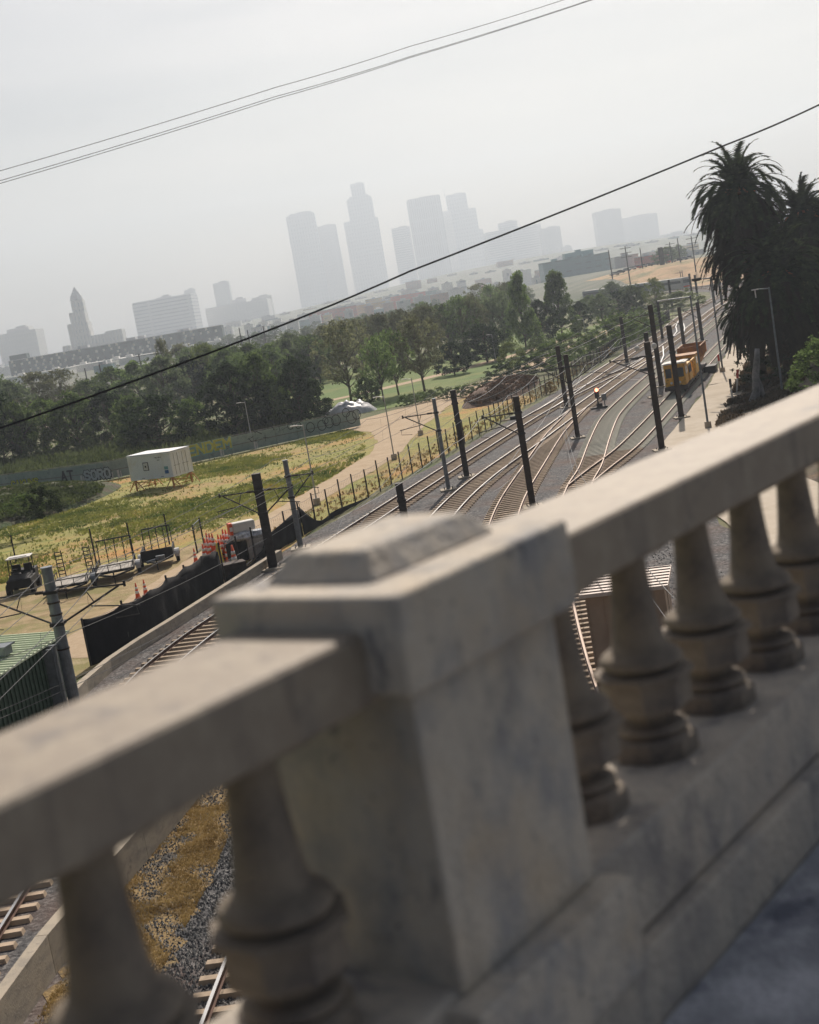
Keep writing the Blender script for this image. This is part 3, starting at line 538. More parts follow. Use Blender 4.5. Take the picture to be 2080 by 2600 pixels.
cloth(fd3, [max(.12, 1.75*(1-min(1, i/(n*.28)))**1.5+.42*(1-.8*abs(2*i/n-1))) for i in range(n)], [0.02]*n, 'windscreen_fabric', fen, M['fabric'])['label'] = 'torn black fabric hanging in a swag'
# ------------------------------------------------------------------ graffiti fence
A0 = Vector((-60, 149.5, 0)); gpts = [Vector((-60, 154.0, 0)), Vector((-41.5, 147.6, 0)), Vector((-29.3, 141.6, 0)), Vector((-21.5, 143.8, 0)), Vector((-12.5, 149.3, 0)), Vector((-3.6, 153.6, 0))]
gf = thing('graffiti_fence', 'faded green plywood hoarding covered in graffiti behind the white container', 'fence', gpts[0])
GH = 1.8
def gpos(i, t, z): return gpts[i].lerp(gpts[i+1], t)-gpts[0]+Vector((0, 0, z))
for i in range(len(gpts)-1):
    L = (gpts[i+1]-gpts[i]).length; n = max(1, round(L/2.44)); d = (gpts[i+1]-gpts[i]).normalized(); nn = Vector((d.y, -d.x, 0))
    for k in range(n):
        a = gpos(i, k/n, 0)+d*.02; c = gpos(i, (k+1)/n, 0)-d*.02; jit = .06*noise.noise(Vector((i*3+k, .5, 1.5)))
        mb = MB(); mb.beam(a+Vector((0, 0, GH/2+.06+jit)), c+Vector((0, 0, GH/2+.06+jit)), .04, GH-.1); mb.build('panel', M['greenwall'], gf)
        mb = MB(); mb.beam(gpos(i, k/n, 0)-nn*.06, gpos(i, k/n, GH+.05)-nn*.06, .08, .08); mb.build('post', M['trim'], gf)
    mb = MB(); mb.beam(gpos(i, 0, GH+.09), gpos(i, 1, GH+.09), .07, .06); mb.beam(gpos(i, 0, GH*.5)+nn*.035, gpos(i, 1, GH*.5)+nn*.035, .02, .07); mb.build('top_rail', M['trim'], gf)
def fence_mark(me, i, t, z, off=.05, nm='graffiti', sc_=(1, 1, 1)):
    d = (gpts[i+1]-gpts[i]).normalized(); nn = Vector((d.y, -d.x, 0)); p = gpos(i, t, z)+nn*off
    o = bpy.data.objects.new(nm, me); COL.objects.link(o); o.parent = gf
    o.matrix_local = Matrix(((d.x, 0, nn.x, p.x), (d.y, 0, nn.y, p.y), (0, 1, 0, p.z), (0, 0, 0, 1))) @ Matrix.Diagonal((*sc_, 1)); return o
def project_t(px, py):                                   # pixel -> nearest place along the hoarding
    r_ = ray(px, py); best = None
    for i in range(len(gpts)-1):
        a, c = gpts[i], gpts[i+1]; d = c-a
        den = r_.x*d.y-r_.y*d.x
        s_ = (a.x*d.y-a.y*d.x)/den; t_ = (a.x*r_.y-a.y*r_.x)/den if abs(den) > 1e-9 else 0
        t_ = (r_.x*a.y-r_.y*a.x)/(-(r_.x*d.y-r_.y*d.x))
        if 0 <= t_ <= 1: best = (i, t_, EYE+r_.z*s_)
    return best
def ring(mb, c, rx, ry, w, n=22, a0=0, a1=2*math.pi, z=0):
    for k in range(n):
        a = a0+(a1-a0)*k/n; b_ = a0+(a1-a0)*(k+1)/n
        mb.quad((c[0]+(rx-w)*math.cos(a), c[1]+(ry-w)*math.sin(a), z), (c[0]+rx*math.cos(a), c[1]+ry*math.sin(a), z), (c[0]+rx*math.cos(b_), c[1]+ry*math.sin(b_), z), (c[0]+(rx-w)*math.cos(b_), c[1]+(ry-w)*math.sin(b_), z))
STROKE = {'E': [[(0, 0), (0, 1)], [(0, 0), (.8, 0)], [(0, .5), (.65, .5)], [(0, 1), (.8, 1)]], 'N': [[(0, 0), (0, 1), (.8, 0), (.8, 1)]], 'D': [[(0, 0), (0, 1), (.55, 1), (.85, .7), (.85, .3), (.55, 0), (0, 0)]],
 'M': [[(0, 0), (0, 1), (.45, .45), (.9, 1), (.9, 0)]], 'S': [[(.8, .85), (.6, 1), (.15, 1), (0, .75), (.15, .55), (.65, .45), (.8, .25), (.65, 0), (.15, 0), (0, .15)]], 'O': [[(.2, 0), (0, .25), (0, .75), (.2, 1), (.6, 1), (.8, .75), (.8, .25), (.6, 0), (.2, 0)]],
 'R': [[(0, 0), (0, 1), (.6, 1), (.8, .75), (.6, .5), (0, .5)], [(.35, .5), (.8, 0)]], 'A': [[(0, 0), (.4, 1), (.8, 0)], [(.2, .35), (.6, .35)]], 'T': [[(0, 1), (.9, 1)], [(.45, 1), (.45, 0)]], 'C': [[(.8, .85), (.6, 1), (.2, 1), (0, .7), (0, .3), (.2, 0), (.6, 0), (.8, .15)]],
 'K': [[(0, 0), (0, 1)], [(.75, 1), (0, .45), (.8, 0)]], 'U': [[(0, 1), (0, .25), (.2, 0), (.6, 0), (.8, .25), (.8, 1)]]}
def word_mesh(body, h, wl, sw, m, seed=1):
    rn = random.Random(seed); mb = MB(); x0 = 0.0
    for ch in body:
        jy = rn.uniform(-.04, .04)*h
        for pl in STROKE[ch]:
            for (ax, ay), (bx, by) in zip(pl, pl[1:]):
                a = Vector((x0+ax*wl, ay*h+jy, 0)); b_ = Vector((x0+bx*wl, by*h+jy, 0)); d = (b_-a).normalized(); a = a-d*sw*.5; b_ = b_+d*sw*.5; nn = Vector((-d.y, d.x, 0))*sw*.5
                z = .001*(len(mb.f) % 9); q = Vector((0, 0, z)); mb.quad(a-nn+q, b_-nn+q, b_+nn+q, a+nn+q)
        x0 += wl*1.16
    return mb.mesh('graffiti', m)
for body, px, py, h_, wl, sw, m, back, bw in [('ENDEM', 480, 1158, .92, .86, .25, 'yellowtag', 'cyan', .37), ('SORO', 219, 1219, .82, .72, .24, 'taggrey', 'tagdark', .40), ('AT', 160, 1221, .9, .7, .2, 'tagdark', None, 0), ('CAKUNS', 33, 1238, .62, .52, .17, 'olive', 'tagdark', .25)]:
    q = project_t(px, py)
    if not q: continue
    i, t_, z_ = q; z_ = max(.3, z_)
    if back: fence_mark(word_mesh(body, h_, wl, bw, M[back], 5), i, t_, z_-.03, .05)['label'] = 'outline of the letters '+body
    fence_mark(word_mesh(body, h_, wl, sw, M[m], 5), i, t_, z_, .062)['label'] = 'spray painted letters '+body
for (px, py, s_) in [(737, 1082, .34), (757, 1080, .34), (788, 1085, .5), (817, 1080, .52), (835, 1073, .55), (853, 1067, .55), (826, 1068, .35), (892, 1060, .62), (905, 1052, .5), (878, 1048, .45)]:
    q = project_t(px, py)
    if q:
        mb = MB(); ring(mb, (0, 0), s_, s_*1.1, .07); fence_mark(mb.mesh('graffiti', M['tagdark']), q[0], q[1], q[2], .05)['label'] = 'black outlined bubble shapes'
for (px, py) in [(660, 1108), (690, 1098), (705, 1092), (640, 1112), (915, 1070), (560, 1130)]:
    q = project_t(px, py)
    if q:
        mb = MB(); random.seed(px)
        for k in range(5):
            x0, y0 = random.uniform(-.6, .6), random.uniform(-.7, .7); a = random.uniform(0, 3.1); L = random.uniform(.3, .8)
            mb.quad((x0, y0, 0), (x0+L*math.cos(a), y0+L*math.sin(a), 0), (x0+L*math.cos(a)+.05, y0+L*math.sin(a)+.05, 0), (x0+.05, y0+.05, 0))
        fence_mark(mb.mesh('graffiti', M['tagdark']), q[0], q[1], q[2], .05)['label'] = 'thin black scribbles'
for (px, py) in [(210, 1220), (279, 1206), (300, 1200), (476, 1158), (558, 1137), (643, 1113)]:
    q = project_t(px, py)
    if q:
        mb = MB(); mb.box((0, 0, .03), (.2, .8, .06)); mb.box((.26, -.05, .03), (.1, .66, .05)); o = fence_mark(mb.mesh('base_patch', M['whitepaint']), q[0], q[1], .42, .07, 'white_brace'); o['label'] = 'white painted brace at the foot'
# ------------------------------------------------------------------ white container on orange trestles
cz = 1.05; near = GP(441, 1209, cz)
ct = thing('shipping_container', 'white shipping container raised on orange trestles in the field', 'container', (near.x, near.y, 0), R(153+7))
# local x runs left along the long side from the near corner, local y to the back
CL, CW, CHt = 4.9, 2.7, 2.05
ct.rotation_euler = (0, 0, R(180-32))
# after that turn local +x points left/back, local +y points towards camera-left; use -y for depth
mb = MB(); mb.box((CL/2, -CW/2, cz+CHt/2), (CL, CW, CHt))
n = 26
for k in range(n):
    mb.box(((k+.5)*CL/n, .012, cz+CHt/2), (CL/n*.45, .03, CHt-.3))
mb.build('body', M['contwhite'], ct, bevel=.02)
mb = MB()
for x in (0.03, CL-.03):
    for y in (-.03, -CW+.03): mb.box((x, y, cz+CHt/2), (.12, .12, CHt+.06))
for z in (cz, cz+CHt): mb.beam((0, .02, z), (CL, .02, z), .1, .12); mb.beam((-.02, 0, z), (-.02, -CW, z), .1, .12); mb.beam((CL, 0, z), (CL, -CW, z), .1, .12)
mb.build('frame', M['contwhite'], ct)
for k in (0, 1):
    mb = MB(); y = -.08-k*1.14; mb.box((-.03, y-.55, cz+CHt/2), (.05, 1.08, CHt-.2)); mb.build('door', M['contwhite'], ct)
    for yy in (y-.3, y-.8): mb = MB(); mb.tube([(-.08, yy, cz+.1), (-.08, yy, cz+CHt-.1)], .022, 6); mb.box((-.09, yy, cz+.9), (.05, .3, .05)); mb.build('lock_rod', M['lampgrey'], ct)
mb = MB()
for k in range(24):
    mb.box((CL/2, -(k+.5)*CW/24, cz+CHt+.05+.25*math.sin(0)), (CL, CW/48, .03))
mb.box((CL/2, -CW/2, cz+CHt+.13), (CL+.1, CW+.1, .05)); mb.build('roof_panel', M['contwhite'], ct)
mb = MB(); mb.m = 0; mb.box((2.9, .05, cz+1.1), (.62, .04, .74)); mb.m = 1; mb.box((2.9, .072, cz+1.1), (.5, .02, .62)); mb.m = 0; mb.box((2.9, .09, cz+1.1), (.14, .03, .16)); mb.build('hatch', [M['steel'], M['whitepaint']], ct)
mb = MB(); mb.box((.62, .045, cz+.8), (.42, .02, .26)); mb.build('sticker', M['cyan'], ct); mb = MB(); mb.box((.62, .045, cz+.45), (.42, .02, .3)); mb.build('sticker', M['blue'], ct)
def cface(me, x, z, nm):
    o = bpy.data.objects.new(nm, me); COL.objects.link(o); o.parent = ct
    o.matrix_local = Matrix(((-1, 0, 0, x), (0, 0, 1, .05), (0, 1, 0, z), (0, 0, 0, 1))); return o
cface(text_mesh('TRIU 8013', .17, M['tagdark'], 'lettering', .004), 1.75, cz+1.72, 'lettering'); cface(text_mesh('22G1', .15, M['tagdark'], 'lettering', .004), 1.5, cz+1.5, 'lettering')
mb = MB(); mb.box((CL*.25, .03, cz+.03), (.3, .06, .12)); mb.box((CL*.7, .03, cz+.03), (.3, .06, .12)); mb.build('fork_pocket', M['black'], ct)
for xx in (.25, CL-.35):
    mb = MB()
    for yy in (-.1, -CW+.1):
        mb.beam((xx, yy, cz), (xx, yy, 0.02), .12, .12); mb.beam((xx, yy, cz), (xx-.9, yy, .02), .06, .06); mb.beam((xx, yy, cz), (xx+.9, yy, .02), .06, .06)
        mb.beam((xx-.45, yy, .75), (xx+.45, yy, .75), .05, .05)
    mb.beam((xx, -.1, cz-.05), (xx, -CW+.1, cz-.05), .1, .1); mb.beam((xx, -.1, .3), (xx, -CW+.1, cz-.2), .05, .05); mb.beam((xx, -CW+.1, .3), (xx, -.1, cz-.2), .05, .05); mb.beam((xx, -.1, .25), (xx, -CW+.1, .25), .06, .06)
    mb.build('trestle', M['orange'], ct)
# ------------------------------------------------------------------ green shed lower left
sd = thing('metal_shed', 'green corrugated metal shed with pale green roof in the yard corner', 'shed', (-13.55, 52.6, 0), R(90-11.5))
# local -x runs back towards camera, local +y is to the left
SL, SW, SH = 13.0, 2.5, 2.75
mb = MB(); mb.box((-SL/2, SW/2, SH/2), (SL, SW, SH))
for k in range(int(SL/.3)): mb.box((-(k+.5)*.3, -.02, SH/2), (.14, .06, SH-.06))
for k in range(8): mb.box((.02, (k+.5)*SW/8, SH/2), (.06, .14, SH-.06))
mb.build('wall', M['greenmetal'], sd)
mb = MB(); mb.hexa([(-SL-.1, -.14, SH), (.12, -.14, SH), (.12, SW+.14, SH+.14), (-SL-.1, SW+.14, SH+.14), (-SL-.1, -.14, SH+.06), (.12, -.14, SH+.06), (.12, SW+.14, SH+.2), (-SL-.1, SW+.14, SH+.2)])
for k in range(int(SL/.33)):
    x = -k*.33-.05; mb.hexa([(x-.05, -.14, SH+.05), (x+.05, -.14, SH+.05), (x+.05, SW+.14, SH+.19), (x-.05, SW+.14, SH+.19), (x-.03, -.14, SH+.11), (x+.03, -.14, SH+.11), (x+.03, SW+.14, SH+.25), (x-.03, SW+.14, SH+.25)])
rf = mb.build('roof', M['greenroof'], sd)
mb = MB(); mb.box((-3.3, .9, SH+.35), (.6, .5, .3)); mb.box((-3.3, .9, SH+.53), (.8, .7, .06)); mb.build('roof_vent', M['galv'], rf)
# tan trackside shed seen between the balusters
tl = PX(1483, 1525, 42.3); trr = PX(1700, 1498, 42.3); wz = tl.z
ts = thing('equipment_cabinet', 'tan equipment hut with ribbed pale roof seen between two balusters', 'hut', (tl.x, 42.9, 0), R(-14))
W_ = trr.x-tl.x; D_ = 2.6
mb = MB(); mb.box((W_/2, D_/2+.1, 1.5), (W_-.2, D_-.2, 3.0))
for k in range(int(W_/.5)+1): mb.box((.1+k*.5, .185, 1.5), (.03, .05, 2.95))
mb.build('wall', M['tanshed'], ts)
mb = MB(); mb.box((W_/2, D_/2, 3.06), (W_+.1, D_+.2, .12))
mb.build('roof', M['tanroof'], ts)
mb = MB()
for k in range(7): mb.box((W_/2, .1+k*.4, 3.135), (W_+.08, .03, .03))
mb.build('roof_seam', M['brownsteel'], ts)
# ------------------------------------------------------------------ catenary poles
PERP = Vector((-.95, .31, 0))
def cat_pole(px, py, h, kind, arms, label, dia=.3, pos=None, collar=True):
    if not pos and kind != 'round': dia *= 1.25
    g = pos or GP(px, py); t = thing('catenary_pole', label, 'pole', (g.x, g.y, 0.03), group='catenary poles along the tracks')
    m = {'round': M['galv'], 'steel': M['steel'], 'brown': M['brownsteel']}[kind]
    mb = MB()
    if kind == 'round': mb.tube([(0, 0, .05), (0, 0, h)], [dia/2*1.05, dia/2*.95], 16); mb.tube([(0, 0, h), (0, 0, h+.03)], dia/2+.02, 16)
    else:
        f_ = dia; mb.box((0, -f_/2+.012, h/2), (f_, .024, h)); mb.box((0, f_/2-.012, h/2), (f_, .024, h)); mb.box((0, 0, h/2), (.022, f_-.05, h)); mb.box((0, 0, h+.012), (f_+.02, f_+.02, .024))
    mb.build('shaft', m, t)
    mb = MB(); mb.box((0, 0, .03), (dia+.45, dia+.45, .06)); mb.build('base_plate', m, t)
    for sx in (-1, 1):
        for sy in (-1, 1): mb = MB(); mb.tube([(sx*(dia/2+.13), sy*(dia/2+.13), .06), (sx*(dia/2+.13), sy*(dia/2+.13), .22)], .03, 6); mb.build('bolt', M['steel'], t)
    if kind != 'round': pass
    mb = MB(); mb.box((0, 0, .0), (dia+.8, dia+.8, .22)); mb.build('footing', M['kerb'], t)
    if collar:
        for z in (h-.9, h-2.1): mb = MB(); mb.box((0, 0, z), (dia+.09, dia+.09, .12)); mb.build('clamp', M['steel'], t)
    for sgn, L in arms:
        d = PERP*sgn; e = d*L; mb = MB(); zt = h-.9; zb = h-2.1
        mb.tube([d*(dia/2)+Vector((0, 0, zt)), e+Vector((0, 0, zt-.02))], .035, 8); mb.tube([d*(dia/2)+Vector((0, 0, zb)), e*.92+Vector((0, 0, zt-.05))], .038, 8)
        mb.tube([e*.45+Vector((0, 0, zt)), e*.55+Vector((0, 0, zb+.65))], .02, 6)
        mb.tube([e*.5+Vector((0, 0, zb+.52)), e*1.15+Vector((0, 0, zb+.35))], .026, 6); mb.tube([e*1.1+Vector((0, 0, zb+.36)), e*1.12+Vector((0, 0, zb+.05)), e*.8+Vector((0, 0, zb-.02))], .016, 6)
        a = mb.build('cantilever_arm', M['steel'], t)
        mb = MB(); 
        mb.tube([d*(dia/2+.12+k*.035)+Vector((0, 0, zt)) for k in range(11)], [.045, .075]*5+[.045], 8); mb.build('insulator', M['brownsteel'], a)
        mb = MB(); mb.tube([e+Vector((0, 0, zt-.1)), e+Vector((0, 0, zt+.12))], .05, 6); mb.build('wire_clamp', M['steel'], a)
    return t
P1 = PX(186, 1765, 51); z1 = PX(121, 1443, 51).z
p1 = cat_pole(0, 0, z1, 'round', [(1, 2.9), (-1, 3.0)], 'thick grey round catenary pole beside the green shed roof, nearest of all', .42, pos=Vector((P1.x, 51, 0)))
mb = MB(); mb.box((-.62, -.25, z1-4.1), (.62, .5, 2.4)); mb.box((-.28, -.25, z1-4.1), (.04, .62, 2.5)); mb.box((-.95, -.25, z1-4.1), (.04, .62, 2.5)); mb.build('weight_guide', M['galv'], p1)
mb = MB(); mb.box((-.6, -.2, z1-2.84), (.95, .16, .05)); mb.box((-.6, -.2, z1-5.36), (.95, .16, .05)); mb.build('bracket', M['galv'], p1)
for (z, q) in ((z1-1.3, 0), (z1-1.75, 1), (z1-3.05, 2)):
    mb = MB(); mb.tube([(0, 0, z-.03), (0, 0, z+.03)], .235, 16); mb.build('band_clamp', M['brownsteel'], p1)
poles = [
 (695, 1446, 5.15, 'steel', [(1, 2.3), (-1, 1.9)], 'black steel catenary pole right of the stacked traffic cones', .36),
 (765, 1395, 5.1, 'round', [(-1, 1.5)], 'grey round catenary pole just right of the black pole by the traffic cones', .3),
 (1140, 1246, 6.1, 'round', [(1, 2.3)], 'grey round catenary pole with one left arm over the nearest track', .27),
 (1186, 1213, 6.1, 'steel', [], 'black steel catenary pole directly right of the grey round pole with left arm', .3),
 (1354, 1290, 6.4, 'brown', [(1, 2.1)], 'dark brown catenary pole with crossed arms standing beside the rusty diverging track', .27),
 (1468, 1114, 6.5, 'brown', [(1, 2.0), (-1, 2.6)], 'dark brown catenary pole on a pale footing left of the curving siding', .26),
 (1439, 1036, 5.9, 'brown', [(1, 2.4)], 'dull brown catenary pole between the crossover and the second track', .3),
 (1593, 924, 5.9, 'steel', [(1, 2.0)], 'dark catenary pole standing beside the first track beyond the orange grass tuft', .3),
 (1680, 983, 8.1, 'brown', [(1, 2.2)], 'tall brown catenary pole left of the yellow cab with base in weeds', .33),
 (1663, 1010, 6.0, 'steel', [], 'dark pole hidden behind the tallest brown pole left of the yellow cab', .28),
 (1682, 1145, 7.3, 'brown', [(1, 2.6)], 'large brown catenary pole standing in front, between curving siding and machine siding', .29),
 (1731, 1062, 7.3, 'brown', [], 'brown catenary pole on a round footing in front of the yellow cab', .29),
 (1740, 897, 5.8, 'brown', [(1, 2)], 'dark catenary pole rising behind the roof of the yellow machine', .3),
 (1784, 867, 5.4, 'steel', [(1, 2)], 'dark catenary pole behind the orange hopper', .32),
 (1683, 862, 5.9, 'steel', [(1, 2)], 'thin dark catenary pole in front of the yellowish tree far up the line', .28),
 (1708, 786, 6.6, 'steel', [], 'dark pole standing before the green hedge at the far bend', .34),
 (1759, 761, 6.5, 'brown', [], 'distant brown pole right of the far train', .36),
 (1774, 772, 6.6, 'steel', [], 'distant grey pole where the tracks start to bend', .34),
 (1834, 776, 5.5, 'steel', [], 'distant dark pole half hidden by the palm fronds', .34)]
for a in poles:
    cat_pole(a[0], a[1], a[2], a[3], a[4], a[5], a[6])
for x, y, h, l in [(1816, 770, 6.1, 'faint thin pole at the far bend left of the palms'), (1822, 758, 5.0, 'faintest thin pole behind the far bend beside the palms'), (1732, 727, 5.4, 'thin pole in front of the far train, left one'), (1737, 726, 5.4, 'thin pole in front of the far train, right one')]:
    g = GP(x, y); t = thing('line_pole', l, 'pole', (g.x, g.y, 0)); mb = MB(); mb.tube([(0, 0, 0), (0, 0, h)], .14, 8); mb.build('shaft', M['steel'], t); mb = MB(); mb.tube([(0, 0, h-.6), (-1.8, .5, h-.5)], .06, 6); mb.build('arm', M['steel'], t)
# stub pole right behind the pier cap
g = PX(1030, 1330, 74); st = PX(1013, 1229, 74)
cat_pole(0, 0, st.z, 'steel', [], 'black stub of a pole rising just over the pier cap', .4, pos=Vector((g.x, 74, 0)))
# overhead wires
def wire(pts3, r, label, nm='overhead_wire', m=None, sag=0.0, n=14, grp='overhead wires above the tracks'):
    mb = MB(); P = []
    for a, b in zip(pts3, pts3[1:]):
        for k in range(n):
            t = k/n; p = Vector(a).lerp(Vector(b), t); p.z -= sag*4*t*(1-t); P.append(p)
    P.append(Vector(pts3[-1])); mb.tube(P, r, 5)
    return tag(mb.build(nm, m or M['wire']), label, 'wire', grp)
def along(key, off, z, ys):
    c = catmull(TR[key], 1.0); out = []
    for y in ys:
        i = min(range(len(c)), key=lambda k: abs(c[k].y-y)); d = (c[min(i+1, len(c)-1)]-c[max(i-1, 0)]).normalized()
        p = c[i]+Vector((d.y, -d.x, 0))*off; out.append((p.x, p.y, z))
    return out
YS = [26, 51, 77, 93, 110, 135, 178, 216, 262, 300]
for key, off, zc, lb in (('T1', 0, 4.35, 'track nearest the fence'), ('T1', -2.3, 4.5, 'strip just left of the fence side track'), ('T2', 0, 4.6, 'second track from the fence'), ('T4', 0, 4.9, 'curving siding')):
    wire(along(key, off, zc, YS), .011, 'thin contact wire running low above the '+lb, sag=0.0)
    wire(along(key, off+.1, zc+.95, YS), .012, 'sagging messenger wire slung over the '+lb, sag=.45)
    mb = MB(); con = along(key, off, zc, range(30, 220, 6))
    for p in con: mb.beam(p, (p[0]+.05, p[1], p[2]+.6), .008, .008)
    tag(mb.build('dropper_wires', M['wire']), kind='stuff')
for a, b, lb in [((-140, 1572), (900, 1135), 'long slack wire crossing the lower left field above the trailers'), ((-60, 1700), (800, 1290), 'slack wire passing above the black screened fence'), ((-60, 1830), (760, 1400), 'pair of feeder wires close over the black fabric, upper one'), ((-60, 1850), (765, 1415), 'pair of feeder wires close over the black fabric, lower one')]:
    wire([PX(*a, 44), PX(*b, 84)], .012, lb, sag=.5)
for pl, lb in [([(1223, 1235, 80), (1318, 1142, 93), (1404, 1026, 112), (1489, 924, 132), (1570, 862, 158), (1662, 817, 190)], 'bright zigzag wire hanging between the brown poles over the tracks'),
 ([(1253, 1249, 78), (1362, 1145, 96), (1478, 950, 125), (1560, 880, 150)], 'steep slack wire crossing behind the pole by the rusty track'),
 ([(1190, 1020, 98), (1286, 955, 115), (1400, 905, 135), (1560, 830, 170), (1640, 790, 190)], 'wire running past the brushwood heap along the fence'),
 ([(857, 1318, 62), (1151, 1127, 84), (1221, 1058, 94), (1290, 1005, 104), (1362, 950, 116)], 'wire descending in front of the black pole by the nearest track'),
 ([(1200, 1075, 95), (1330, 1000, 108), (1480, 905, 135), (1640, 850, 165)], 'low wire between the first and second track poles'),
 ([(1435, 975, 110), (1575, 958, 130), (1660, 955, 110)], 'cross wire strung above the red signal')]:
    wire([PX(*q) for q in pl], .016, lb, sag=.25, n=8, m=M['lampgrey'])
for q, (pts_, lb) in enumerate([([(700, 960), (668, 1030), (685, 1100), (620, 1190)], 'white bent pipe on the ballast left of the pole behind the machine'), ([(780, 985), (800, 1060), (785, 1110)], 'white bent pipe on the ballast right of that pole'), ([(480, 1320), (490, 1460), (430, 1600)], 'white bent pipe on the ballast above the yellow cab')]):
    mb = MB(); mb.tube([GP(1600+x*.17391, 650+y*.17391, .35) for x, y in pts_], .09, 6); tag(mb.build('conduit', M['lampgrey']), lb, 'pipe', 'white pipes on the ballast')
for (x, y, Y, lb) in [(1618, 885, 133, 'white globe hanging on a wire left of the brown poles'), (1661, 878, 128, 'white globe hanging beside the tallest brown pole')]:
    p = PX(x, y, Y); mb = MB(); mb.lathe([(.05, -.26), (.2, -.18), (.26, 0), (.2, .18), (.05, .26)], 14); o = mb.build('globe', M['whitepaint'], smooth=True, loc=p); tag(o, lb, 'globe', 'white globes on the wires')
# the cables close by
def cable(pp, r, lb, Y):
    P = [PX(x, y, Y+((x-1040)/2080.0)*Y*.25) for x, y in pp]
    wire(P, r, lb, nm='power_cable', m=M['cable'], sag=0.02, n=6, grp=None)
cable([(-420, 1248), (0, 1087), (651, 851), (1040, 689), (1845, 367), (2080, 266), (2500, 85)], .016, 'single black cable slanting across the whole view in front of the skyline', 24)
cable([(-300, 524), (0, 434), (700, 222), (1040, 118), (1430, 0), (1900, -142)], .0055, 'topmost of three thin cables crossing the sky', 30)
cable([(-300, 545), (0, 459), (700, 245), (1040, 144), (1497, 0), (1900, -127)], .0055, 'middle of three thin cables crossing the sky', 30)
cable([(-300, 557), (0, 466), (700, 251), (1040, 147), (1497, 2), (1900, -130)], .0055, 'lowest of three thin cables crossing the sky', 30)
# ------------------------------------------------------------------ lamp posts
def lamp(px, py, h, label, arm=1.1, r=.09, head='flat', m='galv', side=-1, pos=None, group='street lamps'):
    g = pos or GP(px, py); t = thing('lamp_post', label, 'lamp post', (g.x, g.y, 0.03), group=group)
    mb = MB(); mb.tube([(0, 0, 0), (0, 0, h)], [r, r*.7], 10); mb.build('post', M[m], t)
    mb = MB(); mb.tube([(0, 0, .0), (0, 0, .45)], [.26, .24], 10); mb.build('footing', M['kerb'], t)
    mb = MB(); mb.tube([(0, 0, h-.1), (side*arm, 0, h-.02)], r*.5, 8); mb.build('arm', M[m], t)
    mb = MB(); hd = {'flat': (.75, .34, .1), 'box': (.95, .42, .26), 'small': (.5, .25, .08)}[head]
    mb.box((side*(arm+.1), 0, h-.02), hd)
    if head == 'box': mb.box((side*(arm+.1), 0, h-.17), (.6, .3, .05))
    mb.build('lamp_head', M['steel'] if head == 'box' else M['whitepaint'], t, bevel=.02)
    return t
G2 = 'tall lamp posts by the service road'
lamp(1799, 1087, 9.6, 'tall grey lamp post in front of the yellow machine with white head', 1.9, .085, 'flat', group=G2)
lamp(1836, 945, 9.7, 'tall grey lamp post with black box head left of the palms', 1.3, .10, 'box', group=G2)
t = lamp(1990, 1020, 8.95, 'grey lamp post with bent white arm in front of the palms', 1.0, .095, 'small', group=G2)
mb = MB(); mb.tube([(-1.1, 0, 8.93), (-1.1, 0, 8.3)], .05, 8); mb.build('drop_arm', M['whitepaint'], t)
lamp(1880, 860, 9.7, 'far lamp post with black box head partly behind the palm fronds', 1.2, .1, 'box', group=G2)
G3 = 'light grey park lamp posts'
for a in [(1002, 1167, 5.3, 'pale lamp post standing right beside the dirt road bend'), (1069, 1105, 5.4, 'pale lamp post right of the road bend beyond the wire fence'), (806, 1282, 5.6, 'pale lamp post beside the dirt road nearest the black fabric'), (644, 1140, 5.0, 'pale lamp post against the graffiti hoarding'), (1492, 884, 4.7, 'small lamp post far off behind the bright shrubs'), (1260, 920, 4.6, 'small lamp post on the park lawn beside the yellow green shrub')]:
    lamp(a[0], a[1], a[2], a[3], .55, .055, 'small', 'lampgrey', group=G3)
# ------------------------------------------------------------------ signal
g = GP(1521, 1038); t = thing('rail_signal', 'dwarf railway signal showing a red light between the tracks', 'signal', (g.x, g.y, .03))
mb = MB(); mb.tube([(0, 0, 0), (0, 0, 1.1)], .07, 8); mb.build('post', M['steel'], t); mb = MB(); mb.box((0, 0, .08), (1.6, .5, .16)); mb.box((.1, 0, .3), (.5, .4, .35)); mb.build('base', M['steel'], t)
hd = MB(); hd.box((0, 0, 1.45), (.38, .3, .95)); hd = hd.build('signal_head', M['steel'], t, bevel=.03)
mb = MB(); mb.tube([(0, -.16, 1.72), (0, -.20, 1.72)], .16, 16); mb.build('lens', M['redlamp'], hd)
mb = MB(); mb.tube([(0, -.16, 1.33), (0, -.19, 1.33)], .13, 16); mb.build('lens', M['glass'], hd)
mb = MB(); mb.box((.62, .1, .95), (.42, .25, .6)); mb.tube([(.62, .1, 0), (.62, .1, .7)], .05, 8); mb.build('relay_box', M['galv'], t)
# ------------------------------------------------------------------ yellow track machine and hopper
dirT = Vector((14.9, 45.8, 0)).normalized(); ang = math.atan2(dirT.y, dirT.x)
def on5(y): return Vector((25.8+(y-128.7)*.3222, y, 0.03))
tm = thing('track_machine', 'yellow railway maintenance machine with a windowed cab on the siding', 'rail vehicle', on5(128.6), ang, scale=(.9, .84, .84))
